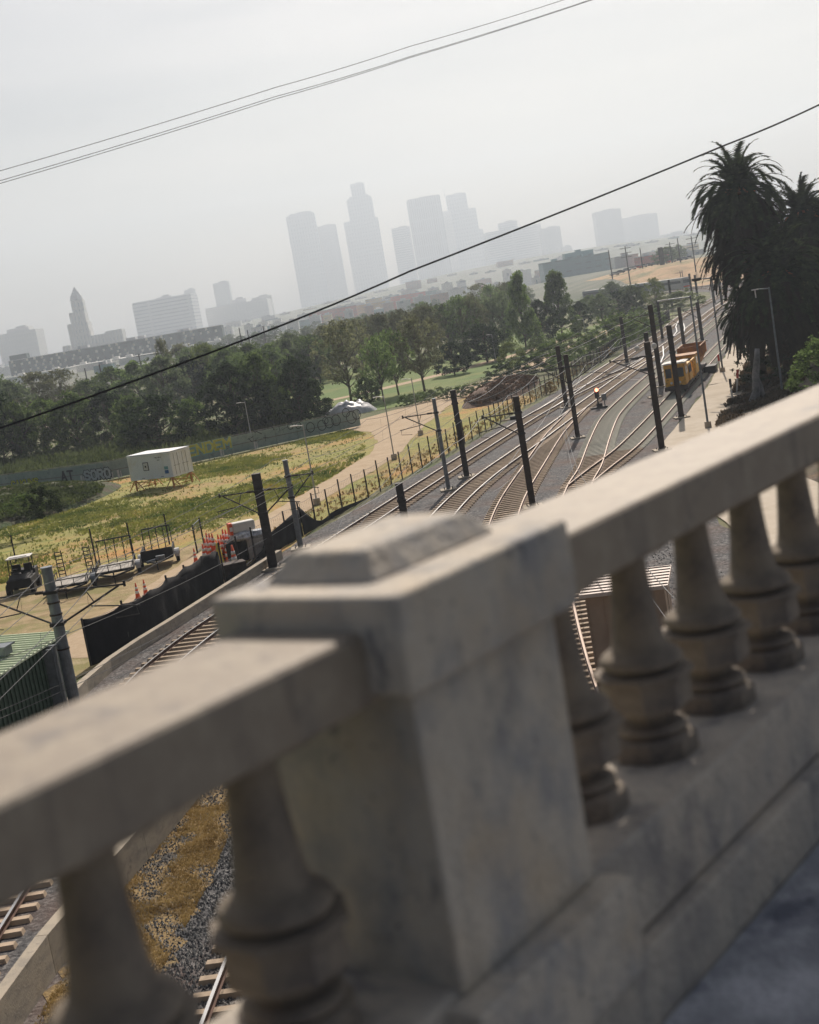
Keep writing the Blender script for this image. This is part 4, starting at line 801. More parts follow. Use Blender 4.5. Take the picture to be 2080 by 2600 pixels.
# local x forward (away), y left, z up
wheel = MB(); wheel.tube([(0, -.07, 0), (0, .07, 0)], .42, 18); wheel = wheel.mesh('wheel', M['steel'])
mb = MB(); mb.box((7.2, 0, .95), (14.2, 2.3, .28)); mb.box((0, 0, .85), (.25, 2.5, .5)); mb.build('chassis', M['brownsteel'], tm)
for x in (1.2, 3.0, 10.6, 12.6):
    for y in (-.75, .75): part('wheel', wheel, tm, (x, y, .68))
mb = MB(); mb.box((1.45, 0, 2.25), (2.7, 2.25, 2.35)); cab = mb.build('cab', M['yellow'], tm, bevel=.07)
for y in (-.66, .66):
    mb = MB(); mb.box((.085, y, 2.5), (.05, .62, 1.0)); f_ = mb.build('front_window', M['glass'], cab)
    mb = MB()
    for dy in (-.36, .36): mb.box((.06, y+dy, 2.5), (.07, .08, 1.14))
    for dz in (-.55, .55): mb.box((.06, y, 2.5+dz), (.07, .8, .08))
    mb.build('window_frame', M['yellow'], f_)
for x in (.9, 2.0):
    mb = MB(); mb.box((x, -1.14, 2.55), (.7, .04, .8)); mb.build('side_window', M['glass'], cab)
mb = MB()
for k in range(9): mb.box((1.45, -1.16+k*.29, 3.52+.04*math.sin(k*1.3)), (3.1, .30, .10))
mb.box((1.45, 0, 3.46), (3.0, 2.4, .06)); mb.build('cab_roof', M['whitepaint'], cab)
mb = MB(); mb.box((-.06, -.9, 1.15), (.1, .3, .5)); mb.box((-.06, .9, 1.15), (.1, .3, .5)); mb.box((-.12, 0, 1.25), (.2, .35, .3)); mb.build('buffer', M['yellow'], tm)
mb = MB(); mb.tube([(-.07, -.45, 1.45), (-.02, -.45, 1.45)], .14, 12); mb.build('headlight', M['whitepaint'], tm)
mb = MB(); mb.tube([(-.07, .45, 1.45), (-.02, .45, 1.45)], .14, 12); mb.build('headlight', M['whitepaint'], tm)
mb = MB(); mb.box((4.6, 0, 2.1), (3.4, 2.3, 1.9)); mb.box((4.6, -1.2, 1.6), (3.0, .12, .8)); eng = mb.build('engine_housing', M['yellow'], tm, bevel=.05)
mb = MB()
for k in range(4): mb.box((3.5+k*.7, -1.19, 2.3), (.5, .06, 1.0))
mb.build('grille', M['steel'], eng)
mb = MB()
for k in range(3): mb.box((3.6+k*.95, .1-.2*(k % 2), 3.18), (.75, 1.5, .14))
mb.build('roof_hatch', M['whitepaint'], eng)
mb = MB()
for x in (3.6, 5.2, 6.2): mb.tube([(x, .7, 3.05), (x, .7, 3.55)], .08, 8)
mb.build('exhaust_stack', M['steel'], eng)
mb = MB()                                                      # work bay: frames, rams
for x in (6.8, 7.9, 9.0, 10.0):
    for y in (-1.15, 1.15): mb.beam((x, y, 1.0), (x, y, 3.0), .14, .14)
for y in (-1.15, 1.15):
    mb.beam((6.4, y, 3.0), (10.4, y, 3.0), .16, .18); mb.beam((6.6, y, 1.1), (8.6, y, 2.9), .1, .1); mb.beam((10.2, y, 1.1), (8.6, y, 2.9), .1, .1)
mb.build('work_frame', M['yellow'], tm)
mb = MB(); random.seed(3)
for k in range(14): x = 6.9+random.random()*3; y = random.uniform(-.9, .9); mb.tube([(x, y, .5), (x+random.uniform(-.2, .2), y, 2.4)], .07, 8)
mb.box((8.5, 0, 1.5), (2.6, 1.6, .7)); mb.build('tamping_rams', M['brownsteel'], tm)
mb = MB(); mb.box((12.1, 0, 2.2), (3.0, 2.4, 2.2)); c2 = mb.build('rear_cab', M['yellow'], tm, bevel=.06)
mb = MB(); mb.box((10.57, -.6, 2.6), (.05, .8, .8)); mb.build('window', M['glass'], c2); mb = MB(); mb.box((12.0, -1.22, 2.6), (1.5, .05, .8)); mb.build('window', M['glass'], c2)
mb = MB(); mb.box((12.1, 0, 3.36), (3.3, 2.6, .1)); mb.build('cab_roof', M['hopper'], c2)
hp = thing('hopper_wagon', 'orange open-topped hopper wagon coupled behind the yellow machine', 'rail vehicle', on5(128.6)+dirT*13.6, ang, scale=(.9, .86, .9))
mb = MB(); mb.box((4.3, 0, .95), (8.4, 2.2, .25)); mb.build('chassis', M['brownsteel'], hp)
for x in (1.2, 2.8, 6.0, 7.6):
    for y in (-.75, .75): part('wheel', wheel, hp, (x, y, .66))
b = MB(); z0, z1_, x0, x1 = 1.45, 3.6, .6, 7.4
b.hexa([(x0+.5, -.8, z0), (x1-.5, -.8, z0), (x1-.5, .8, z0), (x0+.5, .8, z0), (x0, -1.3, z1_-1.2), (x1, -1.3, z1_-1.2), (x1, 1.3, z1_-1.2), (x0, 1.3, z1_-1.2)])
for (cx_, cy_, sx_, sy_) in (((x0+x1)/2, -1.27, x1-x0, .06), ((x0+x1)/2, 1.27, x1-x0, .06), (x0+.03, 0, .06, 2.48), (x1-.03, 0, .06, 2.48)): b.box((cx_, cy_, z1_-.6), (sx_, sy_, 1.2))
b.build('hopper_body', M['hopper'], hp)
mb = MB()
for k in range(7): mb.box((x0+.3+k*1.13, -1.34, z1_-.6), (.1, .1, 1.25))
for k in range(3): mb.box((x0-.05, -1+k, z1_-.6), (.1, .1, 1.25))
mb.beam((x0-.1, -1.36, z1_), (x1+.1, -1.36, z1_), .12, .12); mb.beam((x0-.06, -1.3, z1_), (x0-.06, 1.3, z1_), .12, .12); mb.build('side_ribs', M['hopper'], hp)
mb = MB()
for k in range(8): mb.tube([(random.uniform(.2, 1.5), random.uniform(-1, 1), 1.1), (random.uniform(.2, 1.5), random.uniform(-1, 1), 2.2)], .08, 6)
mb.box((1.0, -.6, 1.5), (1.0, .8, .7)); mb.build('discharge_gear', M['black'], hp)
# black crate by the machine, red and white marker boards
g = GP(1806, 945); t = thing('tool_bin', 'open black bin lying on ballast beside the orange hopper', 'bin', (g.x, g.y, .04), ang)
mb = MB(); mb.box((0, 0, .35), (2.4, 1.2, .7)); mb.build('bin_body', M['black'], t, bevel=.04); mb = MB(); mb.box((0, -.62, .68), (2.5, .08, .1)); mb.box((0, .62, .68), (2.5, .08, .1)); mb.build('rim', M['steel'], t)
for (px, py, h, lb) in [(1861, 1021, 1.9, 'white marker post standing on the verge of the sand road'), (1871, 998, 2.0, 'leaning red and white marker board behind the white post'), (1829, 943, 1.7, 'red marker board beside the lamp post footing')]:
    g = GP(px, py); t = thing('marker_post', lb, 'marker post', (g.x, g.y, .04), 0, 'trackside markers'); lean = Matrix.Rotation(.18, 3, 'Y') if 'lean' in lb else Matrix.Identity(3)
    mb = MB(); mb.beam(lean @ Vector((0, 0, 0)), lean @ Vector((0, 0, h*.62)), .13, .05); mb.build('post', M['whitepaint'], t); mb = MB(); mb.beam(lean @ Vector((0, -.01, h*.62)), lean @ Vector((0, -.01, h)), .2, .05); mb.build('board', M['redpaint'] if 'red' in lb else M['steel'], t)
# sand-road side concrete block for the far lamp
# ------------------------------------------------------------------ trailers and utility cart
def trailer(px, py, rz, label, style, W=2.1, L=3.2):
    g = GP(px, py); t = thing('utility_trailer', label, 'trailer', (g.x, g.y, .02), rz, 'trailers parked in the yard')
    mb = MB()
    n = 12
    for k in range(n): mb.box((-W/2+(k+.5)*W/n, 0, .62), (W/n*.9, L, .05))
    mb.build('deck', M['plank'], t)
    mb = MB(); mb.beam((-W/2, -L/2, .55), (-W/2, L/2, .55), .08, .12); mb.beam((W/2, -L/2, .55), (W/2, L/2, .55), .08, .12); mb.beam((-W/2, -L/2, .55), (W/2, -L/2, .55), .08, .12); mb.beam((-W/2, L/2, .55), (W/2, L/2, .55), .08, .12)
    mb.beam((-W/2, -L/2, .52), (0, -L/2-1.3, .48), .07, .1); mb.beam((W/2, -L/2, .52), (0, -L/2-1.3, .48), .07, .1); mb.tube([(0, -L/2-1.2, .05), (0, -L/2-1.2, .75)], .04, 8)
    rail_ = .95 if style == 'low' else .95
    for y in (-L/2,): 
        mb.beam((-W/2, y, rail_), (W/2, y, rail_), .05, .05)
        for x in (-W/2, -W/6, W/6, W/2): mb.beam((x, y, .55), (x, y, rail_), .04, .04)
    for x in (-W/2, W/2):
        mb.beam((x, -L/2, rail_), (x, L/2, rail_), .05, .05)
        for y in (-L/4, L/4, L/2): mb.beam((x, y, .55), (x, y, rail_), .04, .04)
    mb.build('frame', M['black'], t)
    whl = MB(); whl.tube([(-.1, 0, 0), (.1, 0, 0)], .33, 18); whl = whl.mesh('wheel', M['black'])
    for x in (-W/2-.2, W/2+.2):
        wv = part('wheel', whl, t, (x, .1, .33)); mb = MB()
        for k in range(8):
            a = math.pi*k/8; b_ = math.pi*(k+1)/8; r_ = .43
            mb.hexa([(-.14, r_*math.cos(a), r_*math.sin(a)), (.14, r_*math.cos(a), r_*math.sin(a)), (.14, r_*math.cos(b_), r_*math.sin(b_)), (-.14, r_*math.cos(b_), r_*math.sin(b_)), (-.14, (r_+.02)*math.cos(a), (r_+.02)*math.sin(a)), (.14, (r_+.02)*math.cos(a), (r_+.02)*math.sin(a)), (.14, (r_+.02)*math.cos(b_), (r_+.02)*math.sin(b_)), (-.14, (r_+.02)*math.cos(b_), (r_+.02)*math.sin(b_))])
        mb.build('mudguard', M['lampgrey'] if style != 'ladder' else M['galv'], wv)
    if style == 'ladder':
        for x in (-W/2+.15, W/2-.25):
            mb = MB()
            for dx in (0, .36): mb.beam((x+dx, L/2, .6), (x+dx-.06, L/2+.1, 2.15), .05, .05)
            for k in range(7): mb.beam((x-.01*k, L/2+.01*k, .8+k*.21), (x+.36-.01*k, L/2+.01*k, .8+k*.21), .04, .05)
            mb.build('loading_ramp', M['black'], t)
    else:
        mb = MB(); h0, h1 = .6, 2.05
        mb.beam((-W/2+.05, L/2, h1), (W/2-.05, L/2, h1), .07, .07); mb.beam((-W/2+.05, L/2, h0), (W/2-.05, L/2, h0), .06, .06)
        for k in range(5): x = -W/2+.05+k*(W-.1)/4; mb.beam((x, L/2, h0), (x, L/2, h1), .05, .05)
        mb.build('rear_gate', M['black'], t)
    if style == 'solid':
        mb = MB(); mb.box((0, -L/2-.04, .8), (W, .05, .6)); mb.box((-W/2-.03, 0, .8), (.05, L, .5)); mb.box((W/2+.03, 0, .8), (.05, L, .5)); mb.build('side_panel', M['black'], t)
        mb = MB(); mb.box((.2, -L/2-.5, .62), (.5, .3, .3)); mb.tube([(-.6, -L/2-.6, .5), (.1, -L/2-.7, .6)], .09, 8); mb.build('tongue_gear', M['galv'], t)
    return t
trailer(188, 1500, .08, 'flat trailer with bleached plank deck and two raised ladder ramps', 'ladder', 2.0, 3.0)
trailer(301, 1465, .12, 'middle trailer with wide upright black gate and round white mudguards', 'low', 2.1, 2.8)
trailer(408, 1433, .10, 'right-hand trailer with black side panels and smaller upright gate', 'solid', 1.75, 2.4)
for (px, py, h, lb) in [(249, 1450, 2.6, 'thin black stake left of the middle trailer'), (340, 1419, 2.3, 'thin black stake right of the middle trailer'), (431, 1382, 2.0, 'thin black stake right of the last trailer'), (42, 1430, 1.9, 'thin black stake behind the utility cart')]:
    g = GP(px, py); mb = MB(); mb.tube([(0, 0, 0), (0, 0, h)], .05, 6); o = mb.build('fence_stake', M['black'], loc=(g.x, g.y, 0)); tag(o, lb, 'post', 'black stakes behind the trailers')
g = GP(48, 1517); uc = thing('utility_cart', 'black utility cart with pale roof parked at the left edge', 'utility cart', (g.x, g.y+.6, .02), .06)
mb = MB(); mb.box((0, 1.3, .65), (1.4, 2.6, .5)); mb.hexa([(-.68, 0, .35), (.68, 0, .35), (.68, 1.0, .35), (-.68, 1.0, .35), (-.55, .08, .92), (.55, .08, .92), (.68, 1.0, 1.08), (-.68, 1.0, 1.08)]); mb.box((0, 2.2, 1.0), (1.4, 1.0, .35)); mb.build('body', M['black'], uc, bevel=.05)
whl = MB(); whl.tube([(-.13, 0, 0), (.13, 0, 0)], .33, 18); whl = whl.mesh('wheel', M['black'])
for x in (-.68, .68):
    for y in (.35, 2.2): part('wheel', whl, uc, (x, y, .33))
mb = MB()
for x in (-.62, .62):
    mb.tube([(x, .85, 1.05), (x*.98, 1.05, 1.95)], .03, 8); mb.tube([(x, 1.9, 1.1), (x*.98, 1.85, 1.95)], .03, 8)
mb.build('roll_cage', M['black'], uc)
mb = MB(); mb.box((0, 1.45, 1.99), (1.4, 1.15, .07)); rf = mb.build('roof', M['whitepaint'], uc, bevel=.04); mb = MB(); mb.box((.0, 1.1, 2.03), (1.0, .16, .03)); mb.build('roof_slot', M['black'], rf)
for x in (-.33, .33):
    mb = MB(); mb.box((x, 1.5, .98), (.5, .5, .16)); mb.box((x, 1.75, 1.28), (.5, .12, .5)); mb.build('seat', M['black'], uc, bevel=.04)
mb = MB(); mb.tube([(-.33, 1.0, 1.1), (-.33, 1.15, 1.32)], .02, 6); mb.lathe([(.17, 0), (.19, .02), (.17, .04)], 16, (-.33, 1.16, 1.32)); mb.build('steering_wheel', M['black'], uc)
for x in (-.45, .45): mb = MB(); mb.tube([(x, .02, .74), (x, .08, .74)], .09, 12); mb.build('headlight', M['galv'], uc)
# ------------------------------------------------------------------ cones, drums, pallets by the fence
def cone_at(g, label, s=1.0, yellow=False):
    s *= 1.2
    t = thing('traffic_cone', label, 'traffic cone', (g[0], g[1], g[2] if len(g) > 2 else .02), group='traffic cones stacked by the fence', scale=(s, s, s))
    part('cone_base', CB, t); part('cone_body', CY if yellow else CC, t); 
    if not yellow: part('band', CW1, t); part('band', CW2, t)
    return t
b = MB(); b.box((0, 0, .02), (.38, .38, .04)); CB = b.mesh('cone_base', M['black'])
b = MB(); b.lathe([(.15, .04), (.13, .14), (.03, .9), (.0, .9)][:3], 16); CC = b.mesh('cone_body', M['conered'], True); b = MB(); b.lathe([(.15, .04), (.13, .14), (.06, .9)], 16); CY = b.mesh('cone_body', M['yplastic'], True)
b = MB(); b.lathe([(.112, .32), (.094, .46)], 16); CW1 = b.mesh('band', M['conewhite'], True); b = MB(); b.lathe([(.082, .56), (.068, .68)], 16); CW2 = b.mesh('band', M['conewhite'], True)
random.seed(11)
c0 = GP(560, 1432)
spots = []
for r_ in range(3):
    for k in range(7):
        spots.append((c0.x-.75+k*.30+r_*.1, c0.y-.3+k*.1+r_*.42))
for i, (x, y) in enumerate(spots):
    lv = 2+((i*7) % 3)
    cone_at((x, y, .02), 'orange cone at the bottom of its stack, %s from left, %s row of bundle' % (ORD[i % 7+1], ('front', 'middle', 'back')[i//7]))
    for k in range(1, lv): cone_at((x, y, .02+.24*k), 'orange cone nested %s up in its stack, %s from left, %s row of bundle' % (('one', 'two', 'three')[k-1], ORD[i % 7+1], ('front', 'middle', 'back')[i//7]))
g = GP(562, 1445); cone_at((g.x+.05, g.y), 'tall yellow delineator standing in front of the cone bundle', 1.35, True)
g = GP(600, 1446); cone_at((g.x, g.y), 'big white banded cone standing alone right of the bundle', 1.25)
g = GP(583, 1432); cone_at((g.x, g.y), 'banded cone between the bundle and the black crate', 1.1)
g = GP(499, 1430); cone_at((g.x, g.y), 'small cone standing alone left of the bundle behind the fabric', .8)
g = GP(372, 1513); cone_at((g.x, g.y), 'cone peeking over the black fabric, right one', .8)
g = GP(352, 1522); cone_at((g.x, g.y), 'cone peeking over the black fabric, left one', .8)
g = GP(620, 1425); t = thing('crate_stack', 'black and tan crates with a wrapped bundle on top beside the cones', 'crates', (g.x, g.y, .02), .25, scale=(1.15, 1.15, 1.15))
mb = MB(); mb.box((-.25, .4, .5), (1.0, .9, 1.0)); mb.build('crate', M['black'], t, bevel=.03); mb = MB(); mb.box((.72, .4, .5), (.85, .9, 1.0)); mb.box((.72, -.06, .5), (.7, .03, .85)); mb.build('crate', M['plank'], t, bevel=.02)
g2 = Vector((g.x+.1, g.y+.4, 1.18)); t = thing('wrapped_bundle', 'plastic wrapped bundle lying on the crates', 'bundle', g2, .25, scale=(1.2, 1.2, 1.2))
mb = MB(); mb.lathe([(.5, 0), (.62, .12), (.55, .3), (.3, .4)], 9); mb.lathe([(.4, 0), (.5, .1), (.35, .3)], 9, (.75, .1, 0)); mb.build('wrap', M['plastic'], t)
g2 = Vector((g.x+.05, g.y+.4, 1.64)); t = thing('water_barrier', 'white plastic barrier section with orange striped end lying on the bundle', 'barrier', g2, .3, scale=(1.3, 1.3, 1.3))
mb = MB(); mb.box((.15, 0, .22), (1.0, .5, .42)); mb.build('barrier_body', M['whitepaint'], t, bevel=.06); mb = MB(); mb.m = 0; mb.box((-.42, 0, .2), (.14, .52, .5)); mb.m = 1; mb.box((-.42, -.265, .2), (.12, .02, .18)); mb.build('striped_end', [M['conered'], M['conewhite']], t)
for k in range(3):
    g2 = GP(655+k*11, 1412-k*5); t = thing('traffic_drum', 'orange traffic drum stacked right of the crates, %s from the left' % ORD[k+1], 'traffic drum', (g2.x, g2.y+.5, .02), group='orange traffic drums')
    mb = MB(); mb.m = 0
    for q in range(5): mb.m = q % 2; mb.lathe([(.29-.012*q, .05+q*.22), (.28-.012*q, .05+q*.22+.2)], 16)
    mb.build('drum', [M['conered'], M['redpaint']], t)
    mb = MB(); mb.lathe([(.36, 0), (.34, .06)], 16); mb.build('drum_base', M['black'], t)
g = GP(560, 1475); t = thing('dark_skip', 'low dark bin with a pale lid in front of the cones behind the fence', 'bin', (g.x+.2, g.y, .02), .3)
mb = MB(); mb.box((0, .3, .4), (2.6, .9, .75)); mb.build('bin_body', M['brownsteel'], t, bevel=.03); mb = MB(); mb.box((-.6, .3, .81), (1.1, .7, .05)); mb.build('lid', M['whitepaint'], t)
g = GP(683, 1425)
for k in range(5):
    a = GP(590+k*2, 1490-k*7, .1); b_ = GP(700, 1395-k*8, .12)
    wire([(a.x, a.y, .06+k*.03), ((a.x+b_.x)/2+.25, (a.y+b_.y)/2, .08+k*.03), (b_.x, b_.y, .1+k*.03)], .035, '%s black hose lying along the foot of the fence by the cones' % ('lowest', 'second', 'third', 'fourth', 'topmost')[k], nm='black_hose', m=M['black'], sag=.0, n=5, grp='black hoses by the fence')
# open gate frame
ga = GP(502, 1405); gb = GP(520, 1391); t = thing('gate_frame', 'open wire gate between two dark posts above the dirt road', 'gate', (ga.x, ga.y, 0))
d = gb-ga
for p, h in ((Vector((0, 0, 0)), 1.75), (d, 1.9)):
    mb = MB(); mb.tube([p, p+Vector((0, 0, h))], .05, 8); mb.build('post', M['black'], t)
mb = MB(); mb.tube([Vector((0, 0, 1.7)), d+Vector((0, 0, 1.8))], .025, 6); mb.tube([Vector((0, 0, .15)), d+Vector((0, 0, .15))], .025, 6)
for k in range(1, 12): mb.beam(d*(k/12)+Vector((0, 0, .15)), d*(k/12)+Vector((0, 0, 1.75)), .006, .006)
mb.build('mesh_panel', M['galv'], t)
# ------------------------------------------------------------------ heaps
def heap(name, label, cat, cx, cy, rx, ry, h, rz, m, seed, rough=.35, kind=None):
    mb = MB(); nr, na = 18, 44
    for i in range(nr+1):
        for j in range(na):
            r_ = i/nr; a = 2*math.pi*j/na; wob = 1+.18*noise.noise(Vector((math.cos(a)*1.5, math.sin(a)*1.5, seed)))
            x, y = rx*r_*math.cos(a)*wob, ry*r_*math.sin(a)*wob; q = max(0, 1-r_*r_)
            z = h*q**.8*(1+rough*noise.noise(Vector((x*.5, y*.5, seed))))+rough*.5*h*noise.noise(Vector((x*1.7, y*1.7, seed+5)))*q
            mb.v.append((x, y, max(z, -.02) if i < nr else -.03))
    for i in range(nr):
        for j in range(na): a = i*na+j; b_ = i*na+(j+1) % na; mb.f.append((a, a+na, b_+na, b_)); mb.mi.append(0)
    o = mb.build(name, m, smooth=True, loc=(cx, cy, 0), rz=rz)
    return tag(o, kind=kind) if kind else tag(o, label, cat)
heap('berm', '', '', -38.5, 127.0, 12.5, 15.0, 1.9, -.15, M['berm'], 3.3, kind='structure')
heap('tarp_heap', 'heap under a silvery tarpaulin beyond the end of the graffiti hoarding', 'tarpaulin', *(lambda g: (g.x-.8, g.y+2))(GP(905, 1052)), 3.6, 2.6, 1.5, .2, M['tarp'], 1.2, .5)
heap('brush_heap', 'long brown heap of brushwood beside the park path', 'brushwood heap', 13.2, 166.5, 3.6, 15.0, 1.5, -.28, M['brush'], 7.7, .4)
# ------------------------------------------------------------------ vegetation
def leafquads(mb, c, r, n, ls, rnd, squash=1.0):
    for _ in range(n):
        u = Vector((rnd.gauss(0, 1), rnd.gauss(0, 1), rnd.gauss(0, 1))).normalized()*r*rnd.random()**.45; u.z *= squash
        p = c+u; a = Vector((rnd.gauss(0, 1), rnd.gauss(0, 1), rnd.gauss(0, .7))).normalized(); b = a.cross(Vector((rnd.gauss(0, 1), rnd.gauss(0, 1), rnd.gauss(0, 1)))).normalized(); s = ls*rnd.uniform(.6, 1.3)
        mb.quad(p-a*s*.5, p+b*s*.32, p+a*s*.5, p-b*s*.32)
def tree_meshes(kind, seed):
    """unit tree: 1 high, crown about 1 wide"""
    rnd = random.Random(seed); tr = MB(); cr_ = MB(); ls = .042
    limbs = []
    if kind == 'round': z0, nb = .02, 96
    elif kind == 'tall': z0, nb = .22, 78
    elif kind == 'cone': z0, nb = .03, 90
    else: z0, nb = .02, 46
    if kind != 'shrub':
        tr.tube([(0, 0, 0), (.01, .01, .2), (.0, .02, .45), (.01, 0, .8)], [.022, .017, .012, .003], 7)
    for k in range(nb):
        t = rnd.random(); a = rnd.uniform(0, 2*math.pi)
        if kind == 'round': zz = z0+.08+t*(.86-z0); rr = .5*math.sin(math.pi*min(1, (t*.80+.22)))**.55
        elif kind == 'tall': zz = z0+.06+t*(.90-z0); rr = .44*math.sin(math.pi*min(1, t*.85+.13))**.7
        elif kind == 'cone': zz = z0+.06+t*(.92-z0); rr = .44*(1-t*.82)**.8
        else: zz = .12+t*.72; rr = .5*math.cos(t*1.25)
        rr *= (.5+.5*rnd.random()**.5)*rnd.choice((1, 1, 1, .55))*(1+.22*noise.noise(Vector((math.cos(a)*2, math.sin(a)*2, zz*4+seed))))
        c = Vector((rr*math.cos(a), rr*math.sin(a), zz)); sz = rnd.uniform(.055, .115)*(1 if kind != 'tall' else .95)
        dens = {'round': 80, 'tall': 44, 'cone': 80, 'shrub': 80}[kind]
        leafquads(cr_, c, sz, int(dens*(sz/.085)**2)+6, ls*(.85 if kind == 'tall' else 1), rnd, .75)
        if kind != 'shrub' and k % 2 == 0:
            zb = max(z0*.8, zz*.62-.02); tr.tube([(0, 0, zb), (c.x*.5, c.y*.5, (zb+zz)/2+.01), tuple(c)], [.007, .005, .002], 5)
    # fine outer sprays
    for k in range(90):
        t = rnd.random(); a = rnd.uniform(0, 2*math.pi); zz = (z0+.08)+t*(1.0-z0-.08)
        rr = {'round': .53*math.sin(math.pi*min(1, t*.85+.12))**.6, 'tall': .47*math.sin(math.pi*min(1, t*.85+.12))**.7, 'cone': .46*(1-t*.9), 'shrub': .52*math.cos(t*1.35)}[kind]
        leafquads(cr_, Vector((rr*math.cos(a), rr*math.sin(a), min(zz, .99))), .035, 12, ls*.8, rnd)
    return tr, cr_
PROTO = {}
def proto(kind, mk, seed):
    key = (kind, mk, seed)
    if key not in PROTO:
        tr, c = tree_meshes(kind, seed); PROTO[key] = (tr.mesh('trunk', M['bark'], True) if tr.f else None, c.mesh('crown', M[mk]))
    return PROTO[key]
def tree(pos, h, wd, kind, mk, seed, label, group, cat='tree', name=None, rz=0, z=0.0):
    tm_, cm = proto(kind, mk, seed)
    t = thing(name or ('shrub' if kind == 'shrub' else 'park_tree'), label, cat, (pos[0], pos[1], z-.02), rz, group, (wd, wd, h))
    if tm_: part('trunk', tm_, t)
    part('crown' if kind != 'shrub' else 'foliage', cm, t)
    return t
# (x, base y, top y, width px, kind, leaf) in photo pixels
FT = [  # front row, left to right
 (15, 1185, 985, 130, 'round', 'leafB'), (62, 1178, 1015, 120, 'round', 'leafA'), (128, 1160, 1010, 150, 'round', 'leafA'), (205, 1150, 990, 150, 'round', 'leafA'),
 (287, 1135, 985, 120, 'round', 'leafB'), (345, 1140, 1000, 110, 'round', 'leafA'), (412, 1142, 1000, 175, 'round', 'leafB'), (490, 1120, 1010, 120, 'round', 'leafA'),
 (606, 1108, 920, 180, 'round', 'leafB'), (668, 1090, 890, 150, 'round', 'leafA'), (712, 1082, 950, 90, 'round', 'leafA'), (770, 1083, 900, 130, 'round', 'leafB'), (790, 1076, 985, 120, 'round', 'leafB'),
 (893, 1022, 812, 170, 'tall', 'leafC'), (935, 1030, 955, 70, 'round', 'leafA'), (975, 1020, 850, 110, 'tall', 'leafA'), (1013, 1003, 835, 120, 'tall', 'leafA'), (1079, 994, 800, 160, 'tall', 'leafC'),
 (1155, 952, 868, 95, 'round', 'leafB'), (1238, 921, 820, 130, 'round', 'leafB')]
for i, (x, yb, yt, wpx, kd, mk) in enumerate(FT):
    g = GP(x+(yb-yt)*.0, yb); h = PX(x-(yb-yt)*.17, yt, g.y).z; wd = wpx*g.y/FPX
    look = {'leafA': 'mid green', 'leafB': 'dark green', 'leafC': 'olive brown, half bare'}[mk]+(' slender' if kd == 'tall' else ' bushy')
    tree((g.x, g.y), h, wd, kd, mk, i % 4, '%s park tree, %s from left in the front row' % (look, ORD[i+1]), 'front row of park trees', rz=i*1.3)
BK = [ # second and third rows behind
 (-20, 1100, 940, 150, 'round', 'leafA'), (45, 1100, 965, 130, 'round', 'leafD'), (105, 1085, 945, 150, 'tall', 'leafC'), (170, 1075, 938, 140, 'tall', 'leafC'), (238, 1065, 960, 120, 'round', 'leafA'), (300, 1050, 930, 130, 'round', 'leafA'),
 (362, 1045, 915, 140, 'round', 'leafA'), (430, 1050, 900, 130, 'round', 'leafD'), (440, 1040, 858, 55, 'tall', 'leafC'), (490, 1035, 905, 120, 'round', 'leafB'), (540, 1025, 872, 110, 'tall', 'leafE'), (590, 1020, 880, 110, 'round', 'leafA'), (648, 1000, 868, 120, 'round', 'leafA'),
 (700, 1000, 872, 120, 'round', 'leafA'), (745, 985, 858, 120, 'round', 'leafD'), (800, 975, 850, 120, 'tall', 'leafA'), (845, 955, 825, 130, 'tall', 'leafC'), (925, 950, 812, 120, 'tall', 'leafC'), (985, 940, 795, 120, 'tall', 'leafC'), (1040, 930, 785, 120, 'tall', 'leafC'), (1095, 920, 775, 110, 'tall', 'leafC'), (1145, 905, 770, 100, 'round', 'leafD'),
 (1185, 900, 750, 110, 'tall', 'leafA'), (1215, 895, 752, 90, 'tall', 'leafC'), (1255, 885, 757, 110, 'round', 'leafD'), (1290, 880, 740, 90, 'tall', 'leafD'), (1336, 882, 697, 105, 'cone', 'leafA'), (1380, 868, 760, 90, 'round', 'leafB'), (1428, 850, 690, 115, 'cone', 'leafA'), (1478, 838, 765, 60, 'round', 'leafB'),
 (1530, 815, 745, 80, 'round', 'leafD'), (1575, 805, 738, 85, 'round', 'leafB'), (1612, 800, 722, 80, 'round', 'leafD'), (1560, 775, 715, 70, 'round', 'leafD'), (1500, 800, 750, 80, 'round', 'leafA'), (1668, 800, 706, 65, 'tall', 'leafE')]
for i, (x, yb, yt, wpx, kd, mk) in enumerate(BK):
    g = GP(x, yb); h = PX(x-(yb-yt)*.17, yt, g.y).z; wd = wpx*g.y/FPX
    look = {'leafA': 'mid green', 'leafB': 'dark green', 'leafC': 'olive brown, half bare', 'leafD': 'grey green', 'leafE': 'pale yellow green'}[mk]+({'tall': ' slender', 'cone': ' pointed', 'round': ' bushy'}[kd])
    tree((g.x, g.y), h, wd, kd, mk, 4+i % 4, '%s tree, %s from left behind the front row' % (look, ORD[i+1]), 'trees behind the front row', rz=i*1.7)
rnd = random.Random(77); n3 = 0
for k in range(46):
    x = 470+k*23+rnd.uniform(-6, 6)
    if x > 1330: break
    top = min((b[2]+abs(b[0]-x)*.12 for b in BK if abs(b[0]-x) < 120), default=850)+rnd.uniform(2, 26); yb = top+rnd.uniform(95, 125)
    g = GP(x, yb); h = PX(x-(yb-top)*.17, top, g.y).z; n3 += 1; kd = rnd.choice(['round', 'tall', 'tall']); mk = rnd.choice(['leafA', 'leafD', 'leafC', 'leafD'])
    tree((g.x, g.y), h, rnd.uniform(75, 110)*g.y/FPX, kd, mk, 4+k % 4, '%s tree, %s from left in the hazy hindmost row' % ({'leafA': 'mid green', 'leafD': 'grey green', 'leafC': 'olive brown'}[mk], ORD[n3]), 'hindmost row of park trees', rz=k*1.9)
